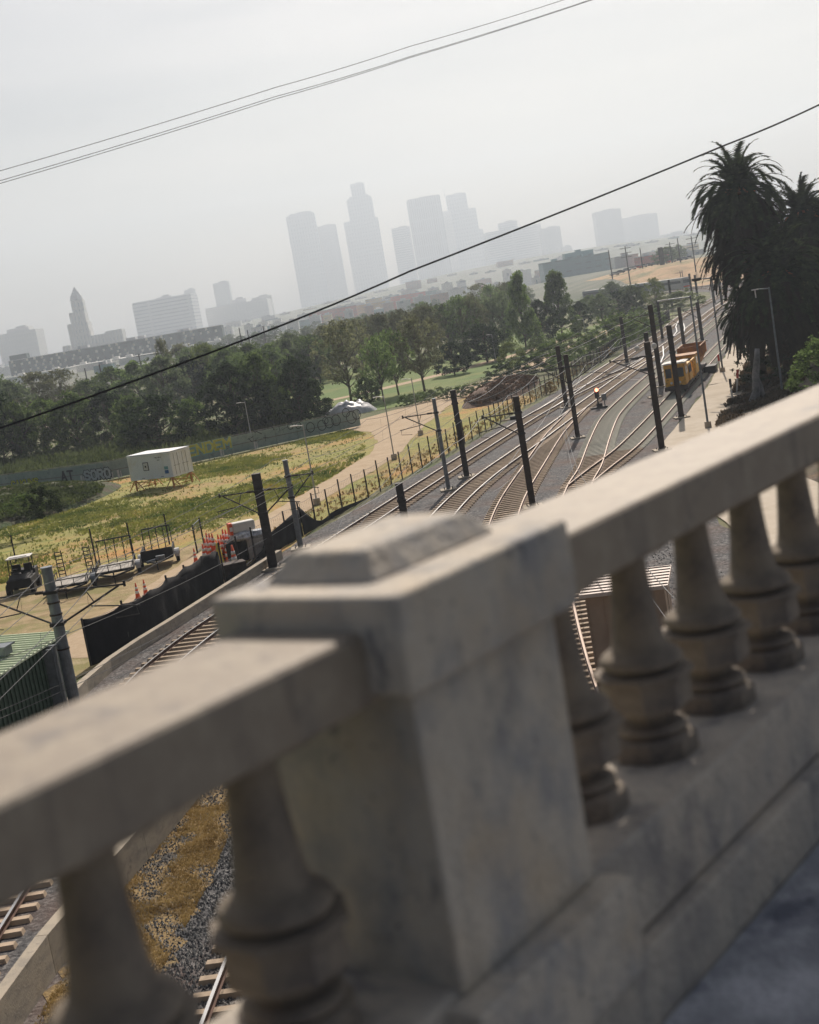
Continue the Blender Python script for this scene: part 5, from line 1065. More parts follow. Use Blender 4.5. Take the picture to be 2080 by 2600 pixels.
SH_ = [(1500, 912, 845, 90, 'leafA', 'mid green shrub between the bright shrub mass and the fence'), (1425, 945, 885, 90, 'leafA', 'low bright green shrub in front of the bright shrub mass'), (1375, 905, 850, 90, 'leafD', 'grey green shrub behind the bright shrub mass'), (1475, 880, 820, 80, 'leafD', 'grey green shrub beside the small far lamp post'), (1580, 882, 785, 100, 'leafA', 'tall bushy shrub leaning over the far fence'), (1625, 858, 778, 80, 'leafA', 'rounded shrub at the far end of the fence'), (1665, 835, 775, 70, 'leafA', 'last green shrub before the yellowish tree'), (1275, 975, 918, 110, 'leafB', 'dark shrub at the end of the park path'), (1305, 950, 858, 85, 'leafE', 'yellow green shrub with pale blossom behind the dark shrub'), (1400, 935, 862, 120, 'leafA', 'bright green shrub mass left of the fence bend'), (1450, 925, 832, 105, 'leafA', 'tall bright green shrub against the fence below the small lamp'), (1350, 955, 900, 100, 'leafB', 'low dark shrub beside the brushwood heap'), (1545, 900, 800, 105, 'leafA', 'bushy shrub rising over the fence in front of the path'), (1600, 870, 800, 90, 'leafA', 'dense shrub right of it, tight along the fence'), (1640, 850, 790, 90, 'leafE', 'yellowish shrub furthest along the fence'),
 (1735, 785, 733, 120, 'leafE', 'wide bright hedge inside the far track bend'), (1700, 790, 745, 100, 'leafE', 'left half of the bright hedge at the far bend'), (112, 1322, 1225, 100, 'leafB', 'very dark bush growing on the weedy berm'), (60, 1300, 1250, 120, 'leafA', 'low green scrub on top of the berm at far left'), (1950, 1005, 850, 260, 'leafB', 'dark dense bush under the palms'), (2060, 1075, 880, 200, 'leafA', 'leafy green bush at right edge above the rail')]
for i, (x, yb, yt, wpx, mk, lb) in enumerate(SH_):
    if 'under the palms' in lb: g = Vector((33.6, 124, 0)); h = 5.2; wd = 7.5
    elif 'right edge' in lb: g = Vector((30.0, 97, 1.4)); h = 4.6; wd = 5.8
    else:
        zb = 1.9 if 'berm' in lb else 0
        g = GP(x, yb, zb); h = PX(x-(yb-yt)*.17, yt, g.y).z-zb; wd = wpx*g.y/FPX
    tree((g.x, g.y), h, wd, 'shrub', mk, 10+i % 3, lb, 'shrubs', 'shrub', rz=i, z=g.z)
for i, (x, y) in enumerate([(1232, 1000), (1212, 1003), (1190, 1008), (1168, 1012), (1146, 1016), (1118, 1013), (1096, 1020), (1072, 1025), (1050, 1030), (1028, 1035)]):
    g = GP(x, y); tree((g.x, g.y+1), 1.6, 2.0, 'shrub', 'leafA' if i % 2 else 'leafD', 10+i % 3, 'round grass tussock edging the park path, %s from the right' % ORD[i+1], 'tussocks along the park path', 'shrub', 'grass_tussock', rz=i)
g = GP(1540, 908); tree((g.x, g.y), 1.6, 2.2, 'shrub', 'drygrass', 12, 'orange dry grass tuft at the foot of the fence', None, 'shrub', 'grass_tussock')
g = GP(1395, 1000); tree((g.x, g.y), 1.5, 1.9, 'shrub', 'drygrass', 11, 'rust red dry bush right of the brushwood heap', None, 'shrub', 'dry_bush')
# small undergrowth behind the hoarding, low growth on the field, dry grass verge
def scatter(name, m, n, region, ls, hh, seed, prob=None, zf=None):
    rnd = random.Random(seed); mb = MB(); k = 0; tries = 0
    while k < n and tries < n*20:
        tries += 1; x, y = region(rnd)
        if prob and rnd.random() > prob(x, y): continue
        z = zf(x, y) if zf else 0; s = ls*rnd.uniform(.5, 1.4); hgt = hh*rnd.uniform(.4, 1.3)
        for q in range(3):
            a = rnd.uniform(0, 6.28); lx, ly = math.cos(a)*s, math.sin(a)*s; ox, oy = rnd.uniform(-1, 1)*s, rnd.uniform(-1, 1)*s
            mb.quad((x+ox-lx*.3, y+oy-ly*.3, z), (x+ox+lx*.3, y+oy+ly*.3, z), (x+ox+lx*.6-ly*.6, y+oy+ly*.6+lx*.6, z+hgt*.6), (x+ox-ly*.9, y+oy+lx*.9, z+hgt))
        k += 1
    return tag(mb.build(name, m), kind='stuff')
def inpoly(x, y, P):
    c = False; j = len(P)-1
    for i in range(len(P)):
        if (P[i][1] > y) != (P[j][1] > y) and x < (P[j][0]-P[i][0])*(y-P[i][1])/(P[j][1]-P[i][1])+P[i][0]: c = not c
        j = i
    return c
fieldp = [(-46, 84), (-20, 86), (-13, 92), (-7.5, 104), (-5.0, 114), (-2.4, 126), (-2.6, 142), (-5.0, 152.5), (-14.7, 146.6), (-29.3, 140.6), (-46, 140)]
scatter('field_weeds', M['weeds'], 42000, lambda r: (r.uniform(-46, -3), r.uniform(84, 153)), .085, .15, 1, lambda x, y: (1.0 if inpoly(x, y, fieldp) else 0)*max(.04, min(1, .45+2.2*noise.noise(Vector((x*.09, y*.06, 2.0)))+.8*noise.noise(Vector((x*.5, y*.35, 9))))))
scatter('verge_weeds', M['drygrass'], 1300, lambda r: (lambda t, o: (fl[int(t)].x+(fl[int(t)+1].x-fl[int(t)].x)*(t-int(t))+o, fl[int(t)].y+(fl[int(t)+1].y-fl[int(t)].y)*(t-int(t))))(r.uniform(6, 60), r.uniform(-3.6, -.3)), .11, .2, 5)
M['scrub'] = leafmat('scrub leaves', (0.04, 0.055, 0.02), (0.12, 0.15, 0.05), (0.22, 0.20, 0.09), scale=.35)
scatter('undergrowth', M['scrub'], 9000, lambda r: (r.uniform(-75, -12), r.uniform(144, 185)), .5, 1.1, 2, lambda x, y: (1 if y > 147+.25*abs(x+28) else 0)*max(0, min(1, .5+2*noise.noise(Vector((x*.1, y*.1, 4))))))
scatter('berm_scrub', M['scrub'], 11000, lambda r: (r.uniform(-52, -24), r.uniform(110, 144)), .18, .3, 6, lambda x, y: 1 if ((x+38.5)/11.5)**2+((y-127)/14)**2 < 1 and noise.noise(Vector((x*.3, y*.3, 1))) > -.35 else 0, lambda x, y: 1.85*max(0, 1-((x+38.5)/12.5)**2-((y-127)/15)**2)**.8)
grassp = [(-9.4, 24), (-8.6, 32.8), (-7.7, 37.8), (-6.4, 45), (-5.2, 45), (-5.9, 38), (-6.3, 32), (-6.9, 27), (-7.6, 24)]
scatter('brush_twigs', M['brushleaf'], 2600, lambda r: (lambda a, q: (13.2+math.cos(-.28)*3.3*q*math.cos(a)-math.sin(-.28)*14*q*math.sin(a), 166.5+math.sin(-.28)*3.3*q*math.cos(a)+math.cos(-.28)*14*q*math.sin(a)))(r.uniform(0, 6.28), r.random()**.5), .22, .3, 12, None, lambda x, y: 1.35*max(0, 1-(((x-13.2)*math.cos(.28)-(y-166.5)*math.sin(.28))/3.6)**2-(((x-13.2)*math.sin(.28)+(y-166.5)*math.cos(.28))/15)**2)**.8)
sheet('verge', grassp, 0.042, M['strawbase'], .45, .5)
scatter('dry_grass', M['drygrass'], 42000, lambda r: (r.uniform(-9.6, -5), r.uniform(24, 46)), .016, .085, 3, lambda x, y: (1 if inpoly(x, y, grassp) else 0)*min(1, max(.0, .62+2.4*noise.noise(Vector((x*1.1, y*.8, 3))))))
M['slopescrub'] = leafmat('brown slope scrub', (0.05, 0.04, 0.03), (0.14, 0.10, 0.06), (0.30, 0.19, 0.08), scale=.5)
scatter('slope_scrub', M['slopescrub'], 7000, lambda r: (r.uniform(23, 44), r.uniform(85, 150)), .16, .28, 8, lambda x, y: (1 if x > 23.5+(y-104)*.31 and x < 30+(y-104)*.31 else 0)*(1 if noise.noise(Vector((x*.4, y*.4, 6))) > -.05 else 0), lambda x, y: max(0, (x-(23.4+(y-104)*.3))*.17))
rnd = random.Random(5); mb = MB()                            # loose stones by the near tracks
for k in range(60000):
    x, y = (rnd.uniform(-8.8, -1.5), rnd.uniform(23, 46)) if k % 5 else (rnd.uniform(-9.6, 12), rnd.uniform(30, 64))
    if k % 5 and noise.noise(Vector((x*1.1, y*.8, 3))) > -.05 and inpoly(x, y, grassp): continue
    if not k % 5 and x < -6.2 and y < 46: continue
    s = rnd.uniform(.018, .042); i = len(mb.v); z = .03+s*.5
    for q in range(4): a = q*1.57+rnd.random(); mb.v.append((x+s*math.cos(a), y+s*math.sin(a), z-s*.4))
    mb.v.append((x+rnd.uniform(-.3, .3)*s, y, z+s*.9))
    for q in range(4): mb.f.append((i+q, i+(q+1) % 4, i+4)); mb.mi.append(k % 3)
M['st1'] = mat('dark stone', (.06, .06, .065), .9); M['st2'] = mat('grey stone', (.16, .155, .15), .9); M['st3'] = mat('pale stone', (.32, .31, .29), .9)
tag(mb.build('ballast_stones', [M['st1'], M['st2'], M['st3']]), kind='stuff')
# ------------------------------------------------------------------ palms
def palm(pos, z0, hc, R_, label, seed, nf=95, skirt=70, SKD=5.0):
    rnd = random.Random(seed); t = thing('palm_tree', label, 'palm tree', (pos[0], pos[1], z0), 0, 'palms right of the tracks')
    mb = MB(); mb.tube([(0, 0, -.3), (.1, 0, hc*.3), (.0, .1, hc*.7), (0, 0, hc)], [.55, .42, .42, .5], 12); mb.build('trunk', M['palmbark'], t, smooth=True)
    def frond(mb, az, el, L, droop, wl, seg=13, drop=0.0):
        p = Vector((0, 0, hc-drop)); d = Vector((math.cos(az)*math.cos(el), math.sin(az)*math.cos(el), math.sin(el))); st = L/seg; pts = [p.copy()]
        for k in range(seg):
            d = (d+Vector((0, 0, -droop*(k+1)/seg))).normalized(); p = p+d*st; pts.append(p.copy())
        mb.tube(pts, [.05]+[.035*(1-k/seg)+.008 for k in range(seg)], 4)
        for k in range(1, seg+1):
            d = (pts[k]-pts[k-1]).normalized(); sd = d.cross(Vector((0, 0, 1)))
            if sd.length < .05: sd = Vector((math.sin(az), -math.cos(az), 0))
            sd.normalize(); upv = sd.cross(d)
            l_ = wl*math.sin(math.pi*min(1, (k/seg)*.64+.18))
            for sg in (-1, 1):
                for q in (0.0, .25, .5, .75):
                    b_ = pts[k-1].lerp(pts[k], q); e = b_+(sd*sg*.85+d*.6+upv*.15-Vector((0, 0, .3))*rnd.random()).normalized()*l_*rnd.uniform(.8, 1.15)
                    mb.quad(b_-d*.09, b_+d*.09, e)
    cr_ = MB()
    for k in range(nf):
        u = (k+.5)/nf; el = R(84)-R(112)*u**.7+rnd.uniform(-.1, .1); frond(cr_, k*2.39996+rnd.uniform(-.1, .1), el, R_*rnd.uniform(.88, 1.08), .22+.16*rnd.random(), R_*.15)
    cr_.build('crown', M['palm'], t)
    sk = MB()
    for k in range(skirt):
        frond(sk, k*2.39996+rnd.uniform(-.3, .3), R(18)-R(60)*rnd.random(), R_*rnd.uniform(.85, 1.1), .20+.22*rnd.random(), R_*.12, drop=SKD*rnd.random()**1.2)
    sk.build('old_leaves', M['palmdead'], t)
    fr = MB()
    for k in range(22):
        a = rnd.uniform(0, 6.28); q = Vector((math.cos(a), math.sin(a), 0)); fr.tube([Vector((0, 0, hc+.1)), q*.7+Vector((0, 0, hc+.5)), q*1.5+Vector((0, 0, hc-.1-.3*rnd.random()))], [.04, .06, .12], 5)
    fr.build('fruit_stalks', M['fruit'], t)
def palm_at(px, py, Y, base, R_, label, seed, nf=95, skirt=70, SKD=5.0):
    c = PX(px, py, Y); palm((c.x, c.y), base, c.z-base, R_, label, seed, nf, skirt, SKD)
palm_at(1872, 490, 126, .5, 5.1, 'tallest date palm at the left of the palm group', 1, 130, 170)
palm_at(2035, 548, 134, 1.5, 4.5, 'date palm behind at the right edge', 2, 110, 130)
palm_at(1972, 700, 122, .8, 5.7, 'front date palm with the widest crown, lowest of the group', 3, 160, 190, 3.2)
palm_at(1905, 795, 127, .5, 3.7, 'squat date palm under the front one, drooping over the sand road', 4, 90, 60, 1.2)
palm_at(2110, 580, 138, 1.5, 5.2, 'date palm cut off by the right edge', 6, 90, 90)
# dead gnarled trunk
g = GP(1925, 1035); t = thing('dead_trunk', 'pale gnarled dead trunk at the foot of the palms', 'tree trunk', (g.x+.2, g.y+.3, 0))
mb = MB(); mb.tube([(-.4, 0, 0), (-.1, 0, 1.2), (.0, 0, 2.4), (.25, 0, 3.6), (.4, 0, 4.5)], [.38, .3, .28, .25, .18], 9); mb.tube([(.5, .1, 0), (.3, .1, 1.5), (.05, 0, 2.6)], [.25, .2, .15], 7); mb.tube([(-.9, 0, 0), (-.5, 0, .8), (-.1, 0, 1.6)], [.2, .16, .1], 7); mb.build('trunk', M['deadwood'], t, smooth=True)
# ------------------------------------------------------------------ far train on the bend
a = GP(1735, 733); t = thing('commuter_train', 'distant silver passenger train on the far bend', 'train', (a.x, a.y+30, 0.1), R(180-12))
b0 = GP(1687, 728); e0 = GP(1745, 737)
t.location = (e0.x, e0.y, .1); dv = Vector((b0.x-e0.x, b0.y-e0.y, 0)); t.rotation_euler = (0, 0, math.atan2(30, -12))
for k in range(3):
    mb = MB(); mb.box((10+k*21, 0, 2.2), (20.3, 2.9, 3.2)); cb = mb.build('carriage', M['galv'] if k else M['lampgrey'], t, bevel=.2)
    mb = MB(); mb.box((10+k*21, 0, 2.75), (18.5, 2.96, .8)); mb.build('window_strip', M['glass'], cb)
    mb = MB(); mb.box((10+k*21, 0, 3.9), (20, 2.5, .25)); mb.build('roof', M['whitepaint'], cb)
mb = MB(); mb.box((-.2, 0, 2.8), (.12, 2.2, 1.0)); mb.build('windscreen', M['glass'], t); mb = MB(); mb.box((-.2, 0, 1.2), (.14, 2.4, .4)); mb.build('warning_stripe', M['conered'], t)
# ================================================================== CITY
F = {}  # facade colours paled: part of the distance haze is painted into them
def fc(name, wall, glass, bw=3.2, bh=3.8, mort=.9, lit=None): F[name] = facade(name, wall, glass, bw, bh, mort, lit=lit); return F[name]
fc('tw1', (.46, .49, .52), (.14, .17, .21), 9, 13, 3.2); fc('tw2', (.60, .59, .58), (.26, .28, .31), 10, 11, 4); fc('tw3', (.38, .41, .45), (.12, .14, .17), 7, 40, 2.4)
fc('stone', (.72, .70, .66), (.30, .33, .36), 5, 9, 2.2); fc('bands', (.66, .67, .68), (.22, .25, .29), 80, 7, 2.8); fc('pale', (.78, .76, .73), (.34, .37, .40), 7, 6, 2.4)
fc('dgreen', (.045, .075, .075), (.03, .04, .045), 3.0, 3.0, .5, lit=(.02, .03, .035)); fc('red', (.62, .20, .16), (.36, .20, .18), 5, 3.5, 1.4); fc('ochre', (.66, .50, .27), (.42, .38, .30), 6, 3.5, 1.5); fc('teal', (.26, .40, .42), (.18, .26, .28), 7, 4, 1.6)
fc('white', (.80, .78, .74), (.60, .60, .60), 9, 5, 3.2); fc('brick', (.55, .40, .33), (.30, .28, .28), 4, 3.5, 1.5)
def solid(px0, px1, ptop, Y, dep, m, par=None, nm='tower_shaft', z0=None, ribs=0, yaw=0.0, off=None):
    xm = (px0+px1)/2; a = PX(px0, ptop+(xm-px0)*.172, Y); b_ = PX(px1, ptop-(px1-xm)*.172, Y); zt = (a.z+b_.z)/2; W = b_.x-a.x; base = hillz((a.x+b_.x)/2, Y) if z0 is None else z0
    return a.x, b_.x, zt, W, base
CITYF = 1.5
def tower(label, tiers, Y, m, cat='skyscraper', yaw=0.0, name='skyscraper', dep=None, rib=0, spire=None, group='downtown skyline towers', taper=None):
    Y = Y*CITYF
    """tiers: (left px, right px, top px at the middle); first tier is the widest, lowest"""
    x0, x1, zt, W, base = solid(*tiers[0], Y, 0, m); D = dep or W*.9; base = max(0, base-3)
    t = thing(name, label, cat, ((x0+x1)/2, Y+D/2, base), yaw, group); cx_ = (x0+x1)/2; zprev = 0
    for k, tr in enumerate(tiers):
        a0, a1, z, w_, _ = solid(*tr, Y, 0, m); w_ = a1-a0; c = (a0+a1)/2-cx_; d_ = D*w_/W; mb = MB(); h = z-base
        mb.box((c, 0, (zprev+h)/2), (w_, d_, h-zprev))
        nr = int(w_/9) if rib else 0
        for q in range(nr+1):
            if nr: mb.box((c-w_/2+q*w_/nr, 0, (zprev+h)/2), (1.3, d_+1.6, h-zprev-.5))
        mb.box((c, 0, h+1.0), (w_*.985, d_*.985, 2.0)); 
        o = mb.build('tower_shaft' if k == 0 else 'upper_tier', F[m], t)
        if k == len(tiers)-1:
            mb = MB(); mb.box((c+w_*.1, 0, h+3.5), (w_*.45, d_*.45, 4)); mb.build('roof_plant', F['tw2'], o)
            if spire: mb = MB(); mb.tube([(c+spire[0]*w_, 0, h), (c+spire[0]*w_, 0, h+spire[1])], [1.2, .4], 6); mb.build('spire', F['tw1'], o)
        zprev = h+.0
    return t
tower('leftmost tall tower of the downtown cluster, slab with a notched left edge', [(726, 797, 546), (734, 790, 541)], 3150, 'tw1', rib=1)
tower('shorter tower touching the right side of the leftmost tall tower', [(797, 862, 628), (797, 852, 574)], 3180, 'tw2', rib=1)
tower('tallest stepped skyscraper with a narrow round crown', [(873, 959, 559), (880, 943, 503), (886, 935, 497), (889, 923, 465)], 3250, 'tw1', rib=1)
tower('small pale tower between the tallest skyscraper and the broad dark tower', [(994, 1040, 579)], 3000, 'bands')
tower('broad dark flat-topped tower right of the tallest skyscraper', [(1034, 1116, 502)], 3100, 'tw3', rib=1)
tower('recessed block filling between the broad tower and the tapering tower', [(1112, 1145, 541)], 3250, 'tw2')
tower('tapering tower with rounded shoulders and a thin spire', [(1128, 1226, 590), (1130, 1208, 534), (1135, 1184, 492)], 3350, 'tw1', spire=(-.55, 45), rib=1)
tower('wide mid-height block right of the tapering tower, with raised left part', [(1233, 1373, 581), (1271, 1317, 562)], 2900, 'bands')
tower('block attached at the right of the wide mid-height block', [(1373, 1422, 579)], 2850, 'tw2')
tower('tiny low block at the right end of the downtown cluster', [(1427, 1452, 627)], 2800, 'pale')
tower('tall pale slab standing alone left of the palms', [(1512, 1575, 535)], 3000, 'tw2', rib=1)
tower('pale broad tower directly right of the lone slab', [(1539, 1672, 585), (1580, 1672, 548)], 3050, 'pale')
tower('low stepped block on the hill left of the palms', [(1685, 1780, 615), (1690, 1751, 592)], 2500, 'pale')
tower('leftmost hazy block with many windows and a stepped roof', [(-8, 90, 846), (12, 68, 836)], 1750, 'stone', 'office block', name='office_building')
tower('broad banded slab building right of the pointed civic tower', [(335, 484, 760), (388, 428, 756)], 1900, 'bands', 'office block', name='office_building')
tower('pale slim tower peeping behind the broad banded slab', [(467, 494, 737)], 2700, 'tw2')
tower('small square tower left of centre', [(540, 580, 719)], 2600, 'tw2')
tower('long low pale complex under the small square tower', [(521, 678, 773), (578, 620, 762)], 2000, 'pale', 'office block', name='office_building')
tower('domed low block right of the small square tower', [(639, 688, 755)], 2200, 'stone', 'office block', name='office_building')
# civic tower with pyramid
Yc = 2000; x0, x1, zt, W, base = solid(173, 222, 818, Yc, 0, 'stone')
t = thing('civic_tower', 'pointed white civic tower with stepped top and pyramid roof', 'tower', ((x0+x1)/2, Yc+10, 0), 0); cx_ = (x0+x1)/2
def tier(px0, px1, pt, zb, nm, par, dd=None, rib=True):
    a0, a1, z, w_, _ = solid(px0, px1, pt, Yc, 0, None, z0=0); mb = MB(); c = (a0+a1)/2-cx_; mb.box((c, 0, (zb+z)/2), (w_, dd or w_, z-zb))
    n = max(3, int(w_/4))
    for q in range(n+1): mb.box((c-w_/2+q*w_/n, 0, (zb+z)/2), (1.1, (dd or w_)+1.2, z-zb-2))
    return mb.build(nm, F['stone'], par), z, c, w_
o, z, c, w_ = tier(173, 222, 820, 0, 'tower_shaft', t); tier(215, 228, 838, 0, 'side_wing', t, 20); tier(160, 175, 878, 0, 'side_wing', t, 24); tier(222, 270, 850, 0, 'side_wing', t, 26); tier(268, 309, 838, 0, 'side_wing', t, 26)
o2, z2, c, w2 = tier(176, 213, 792, z, 'upper_tier', t); o3, z3, c, w3 = tier(179, 207, 762, z2, 'upper_tier', t)
zt = PX(184, 729, Yc).z; mb = MB(); mb.lathe([(w3*.62, z3), (w3*.5, z3+6), (w3*.3, z3+(zt-z3)*.6), (.6, zt)], 8, (c-1.0, 0, 0), rot=R(22.5)); mb.build('pyramid_roof', F['tw2'], o3)
# long dark green apartment building
Yg = 1235; a = PX(22, 920, Yg); b_ = PX(562, 829, Yg); t = thing('apartment_building', 'very long dark green flat-roofed apartment building behind the park trees', 'building', (a.x, Yg, 0), 0); L = b_.x-a.x; Hb = 14.7
mb = MB(); mb.box((L/2, 9, Hb/2), (L, 18, Hb)); bd = mb.build('wall', mat('dark green render', (.03, .065, .07), .8, var=.15, scale=.1), t)
mb = MB(); mb.box((L/2, 9, Hb+.25), (L+1, 19, .5)); rf = mb.build('roof', F['tw2'], t)
for x, w_, h_ in ((6, 15, 4.2), (62, 9, 2.5), (104, 8, 2.4), (113, 6, 2.4), (150, 10, 2)): mb = MB(); mb.box((x+2, 9, Hb+h_/2+.3), (w_, 10, h_)); mb.build('roof_plant', bd.data.materials[0] if x < 10 else F['tw2'], rf)
rnd = random.Random(4); winm = MB(); winm.box((0, 0, 0), (2.0, .4, 2.2)); wA = winm.mesh('window', mat('pale curtained window', (.85, .80, .66), .5)); winm = MB(); winm.box((0, 0, 0), (1.6, .3, 1.9)); wB = winm.mesh('window', M['glass']); winm = MB(); winm.box((0, 0, 0), (2.2, .35, 2.4)); wC = winm.mesh('balcony_shade_panel', mat('painted balcony shade', (.02, .03, .03), .8))  # third mesh: raised dark panel, balcony shade put into its colour
spots = [(x, fl_) for x in range(int(L/6.5)) for fl_ in range(5)]; rnd.shuffle(spots)
for i, (x, fl_) in enumerate(spots[:99]): part('window', wA if i % 2 == 0 else (wB if i % 4 == 1 else wC), t, (3+x*6.5+(fl_ % 2)*1.4, -.1, 1.9+fl_*2.95))
mb = MB()
for x, fl_ in spots[99:]: mb.box((3+x*6.5+(fl_ % 2)*1.4, -.1, 1.9+fl_*2.95), (2.0, .3, 2.2))
mb.build('windows', wA.materials[0], t)['kind'] = 'stuff'
def lowblock(px0, px1, ptop, Y, m, label, dep=20, roofm='tw2', cat='building', name='low_building', group=None, flat=True, z0=None):
    x0, x1, zt, W, base = solid(px0, px1, ptop, Y, 0, None); base = base if z0 is None else z0
    t = thing(name, label, cat, (x0, Y, max(0, base-2)), 0, group); h = max(4, zt-max(0, base-2)); mb = MB(); mb.box((W/2, dep/2, h/2), (W, dep, h)); mb.build('wall', F[m], t)
    mb = MB(); mb.box((W/2, dep/2, h+.2), (W+.6, dep+.6, .4)); 
    for q in range(1+int(W/25)): mb.box((W*.2+q*22 if W > 25 else W*.5, dep*.4, h+1.1), (4, 4, 1.6))
    mb.build('roof', F[roofm], t); return t
lowblock(178, 312, 930, 930, 'white', 'white windowless warehouse in front of the long dark green building', 30, 'white')
lowblock(255, 300, 955, 800, 'white', 'small white building with blue sign board peeping over the trees', 10, 'white')
t = lowblock(246, 292, 972, 760, 'teal', 'low building with a blue window band just above the tree tops', 8); 
lowblock(20, 180, 968, 900, 'white', 'long low pale shed at the left under the dark green building', 20, 'white')
lowblock(300, 420, 905, 900, 'white', 'pale low warehouse right of the windowless one', 20, 'white')
lowblock(440, 600, 880, 1000, 'white', 'pale low building at the right end of the dark green building', 20, 'white')
lowblock(641, 795, 822, 1300, 'teal', 'long teal block left of the red building', 24)
lowblock(560, 700, 868, 1050, 'pale', 'low pale block below the long teal block', 20)
lowblock(783, 904, 785, 1450, 'red', 'red apartment block above the middle of the park', 22)
lowblock(904, 992, 769, 1500, 'ochre', 'ochre yellow apartment block right of the red one', 22)
lowblock(930, 990, 785, 1350, 'teal', 'small teal block with pale roof in front of the ochre block', 18, 'white')
lowblock(992, 1080, 747, 1550, 'red', 'faded pink red block right of the ochre one', 22)
lowblock(1080, 1112, 738, 1560, 'teal', 'small teal block at the right end of the pink red block', 22)
lowblock(1112, 1170, 733, 1500, 'white', 'white arcade-like building right of the small teal block', 20, 'white')
lowblock(1218, 1265, 722, 1600, 'red', 'pink low building above the tall park trees', 18)
lowblock(1378, 1547, 655, 1000, 'teal', 'large blue green warehouse left of the power pylons', 26, 'teal')
lowblock(1434, 1506, 640, 1030, 'teal', 'raised roof block on the large blue green warehouse', 14, 'teal', z0=20)
lowblock(1560, 1620, 650, 900, 'white', 'white building on the bank behind the utility pole', 16)
lowblock(1620, 1668, 650, 880, 'red', 'low red building on the bank right of the utility pole', 14)
lowblock(1672, 1700, 645, 860, 'red', 'small red box building near the dark chimney', 8)
lowblock(1700, 1790, 640, 900, 'pale', 'pale building on the bank left of the palm', 16)
rnd = random.Random(21); prof = [(-60, 4), (250, 6), (500, 10), (700, 12), (900, 22), (1050, 34), (1200, 48), (1350, 44), (1480, 26), (1600, 22), (1760, 30)]
def pf(x):
    for (a_, va), (b2, vb) in zip(prof, prof[1:]):
        if a_ <= x <= b2: return va+(vb-va)*(x-a_)/(b2-a_)
    return prof[-1][1]
items = []
for k in range(39*3):
    x = -60+1830*((k+.5)/117)+rnd.uniform(-12, 12); row = k % 3; hor = 752+(1040-x)*.172
    top = hor-pf(x)*(.25+.35*row)*rnd.uniform(.5, 1.15)+(14, 6, 0)[row]
    if row == 0 and x < 610: continue
    items.append((row, x, rnd.uniform(20, 46), top, (1150, 1650, 2250)[row]+rnd.uniform(-140, 200)))
cnt = [0, 0, 0]; rown = ('nearest', 'middle', 'farthest')
for row, x, w_, top, Y in sorted(items, key=lambda q: (q[0], q[1])):
    cnt[row] += 1; m = rnd.choice(['pale', 'pale', 'white', 'stone', 'brick', 'teal', 'ochre', 'bands', 'white', 'tw2'])
    nm = {'pale': 'pale', 'white': 'white', 'stone': 'cream', 'brick': 'brownish', 'teal': 'blue grey', 'ochre': 'sandy', 'bands': 'banded grey', 'tw2': 'grey'}[m]
    lowblock(x-w_/2, x+w_/2, top, Y, m, '%s low city block in the haze, %s from the left in the %s row' % (nm, ORD[cnt[row]], rown[row]), rnd.uniform(14, 30), rnd.choice(['tw2', 'tw2', 'tw1']), group='low hazy city blocks')
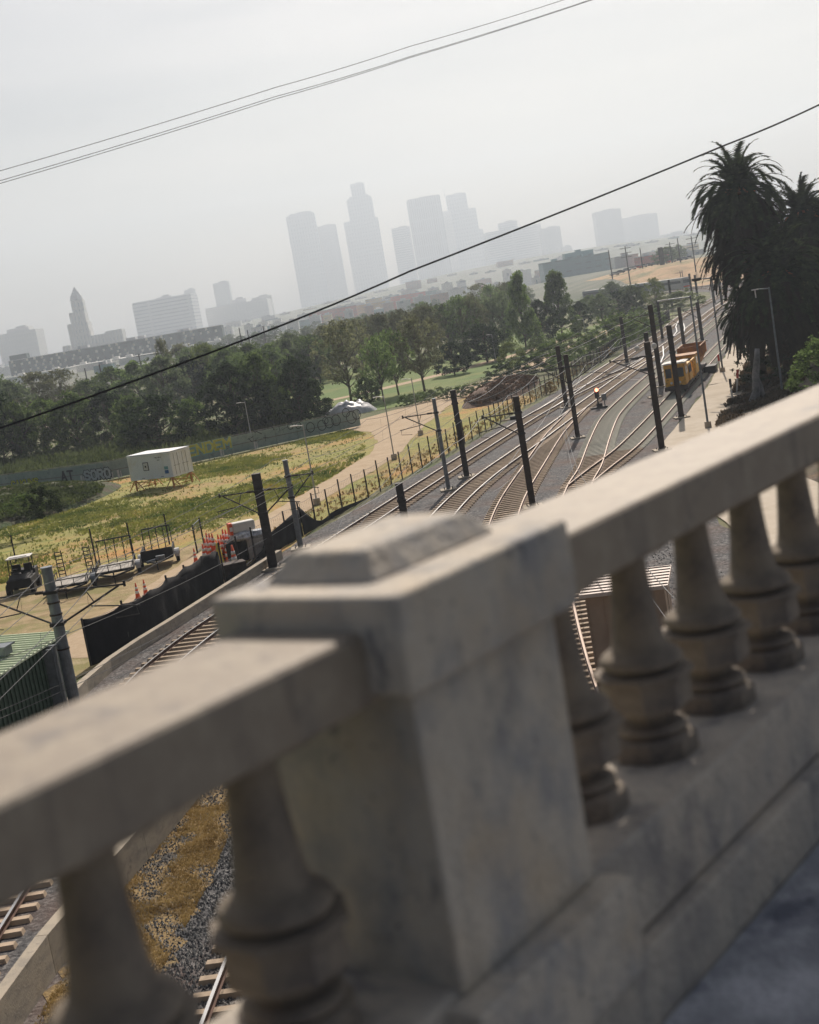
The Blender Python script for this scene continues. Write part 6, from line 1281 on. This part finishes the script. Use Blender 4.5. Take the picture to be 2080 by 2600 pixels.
# far trees among the buildings, utility poles
rnd = random.Random(9)
for k in range(39):
    x = (420+k*31 if k < 30 else 1380+(k-30)*44)+rnd.uniform(-12, 12); hor = 752+(1040-x)*.172; Y = rnd.uniform(560, 1000)
    if 1330 < x < 1680 or x < 420: continue
    if 1400 < x: Y = rnd.uniform(620, 900)
    g = PX(x, hor, Y); z0 = hillz(g.x, Y)
    tree((g.x, Y), rnd.uniform(6, 9), rnd.uniform(8, 13), 'round', 'leafD', k % 4, 'hazy distant tree in front of the city blocks, %s from the left' % ORD[k+1], 'distant city trees', rz=k, z=z0)
for i, (x, yt, yb, Y) in enumerate([(215, 935, 975, 520), (252, 925, 985, 430), (330, 935, 970, 520), (352, 898, 945, 480), (395, 893, 930, 520), (470, 880, 925, 520), (507, 878, 920, 520), (607, 832, 880, 560), (628, 838, 885, 560), (668, 828, 880, 600), (1587, 625, 690, 560), (1545, 635, 690, 600), (1625, 630, 690, 620), (1700, 615, 668, 640), (1720, 605, 665, 600), (1755, 600, 670, 560)]):
    t0 = PX(x, yt, Y); zb = hillz(t0.x, Y); t = thing('utility_pole', 'thin distant utility pole, %s from the left along the skyline' % ORD[i+1], 'pole', (t0.x, Y, zb), 0, 'distant utility poles'); h = t0.z-zb
    mb = MB(); mb.tube([(0, 0, 0), (0, 0, h)], [.28, .2], 6); mb.build('mast', M['steel'], t)
    if i in (10, 13, 15, 3, 4): mb = MB(); [mb.beam((-2.2, 0, h-q), (2.2, 0, h-q), .2, .2) for q in (.8, 2.6, 4.2)]; mb.build('crossarm', M['steel'], t)
t0 = PX(1676, 628, 620); t = thing('chimney_mast', 'dark thick mast beside the small red building on the bank', 'mast', (t0.x, 620, 5)); mb = MB(); mb.tube([(0, 0, 0), (0, 0, t0.z-5)], 1.1, 10); mb.build('mast', M['steel'], t)
# parked cars glinting on the bank road
CARM = [M['whitepaint'], M['steel'], M['galv'], M['whitepaint'], M['redpaint']]
for k in range(14):
    x = 1560+k*15; Y = 625+k*4; g = PX(x, 690, Y); zb = hillz(g.x, Y)
    t = thing('parked_car', 'distant car on the bank road, %s from the left' % ORD[k+1], 'car', (g.x, Y, zb+.05), rnd.uniform(-.3, .3), 'distant cars on the bank road')
    mb = MB(); mb.box((0, 0, .65), (4.3, 1.8, .7)); mb.build('body', CARM[k % 5], t, bevel=.15); mb = MB(); mb.hexa([(-1.5, -.8, 1.0), (1.3, -.8, 1.0), (1.3, .8, 1.0), (-1.5, .8, 1.0), (-1.0, -.7, 1.5), (.7, -.7, 1.5), (.7, .7, 1.5), (-1.0, .7, 1.5)]); mb.build('cabin', M['glass'], t)
    for wx in (-1.3, 1.3):
        for wy in (-.85, .85): mb = MB(); mb.tube([(wx, wy-.1, .33), (wx, wy+.1, .33)], .33, 10); mb.build('wheel', M['black'], t)
# ------------------------------------------------------------------ haze
hz = MB(); hz.box((0, 2700, 244), (9000, 6200, 492)); ho = hz.build('haze', None); ho.data.materials.clear()
hm = bpy.data.materials.new('haze'); hm.use_nodes = True; t_ = hm.node_tree; t_.nodes.clear(); o_ = t_.nodes.new('ShaderNodeOutputMaterial'); v_ = t_.nodes.new('ShaderNodeVolumePrincipled')
v_.inputs['Density'].default_value = 0.00031; v_.inputs['Color'].default_value = (.80, .895, 1.0, 1); v_.inputs['Anisotropy'].default_value = 0.4
t_.links.new(v_.outputs[0], o_.inputs['Volume']); ho.data.materials.append(hm); tag(ho, kind='stuff')
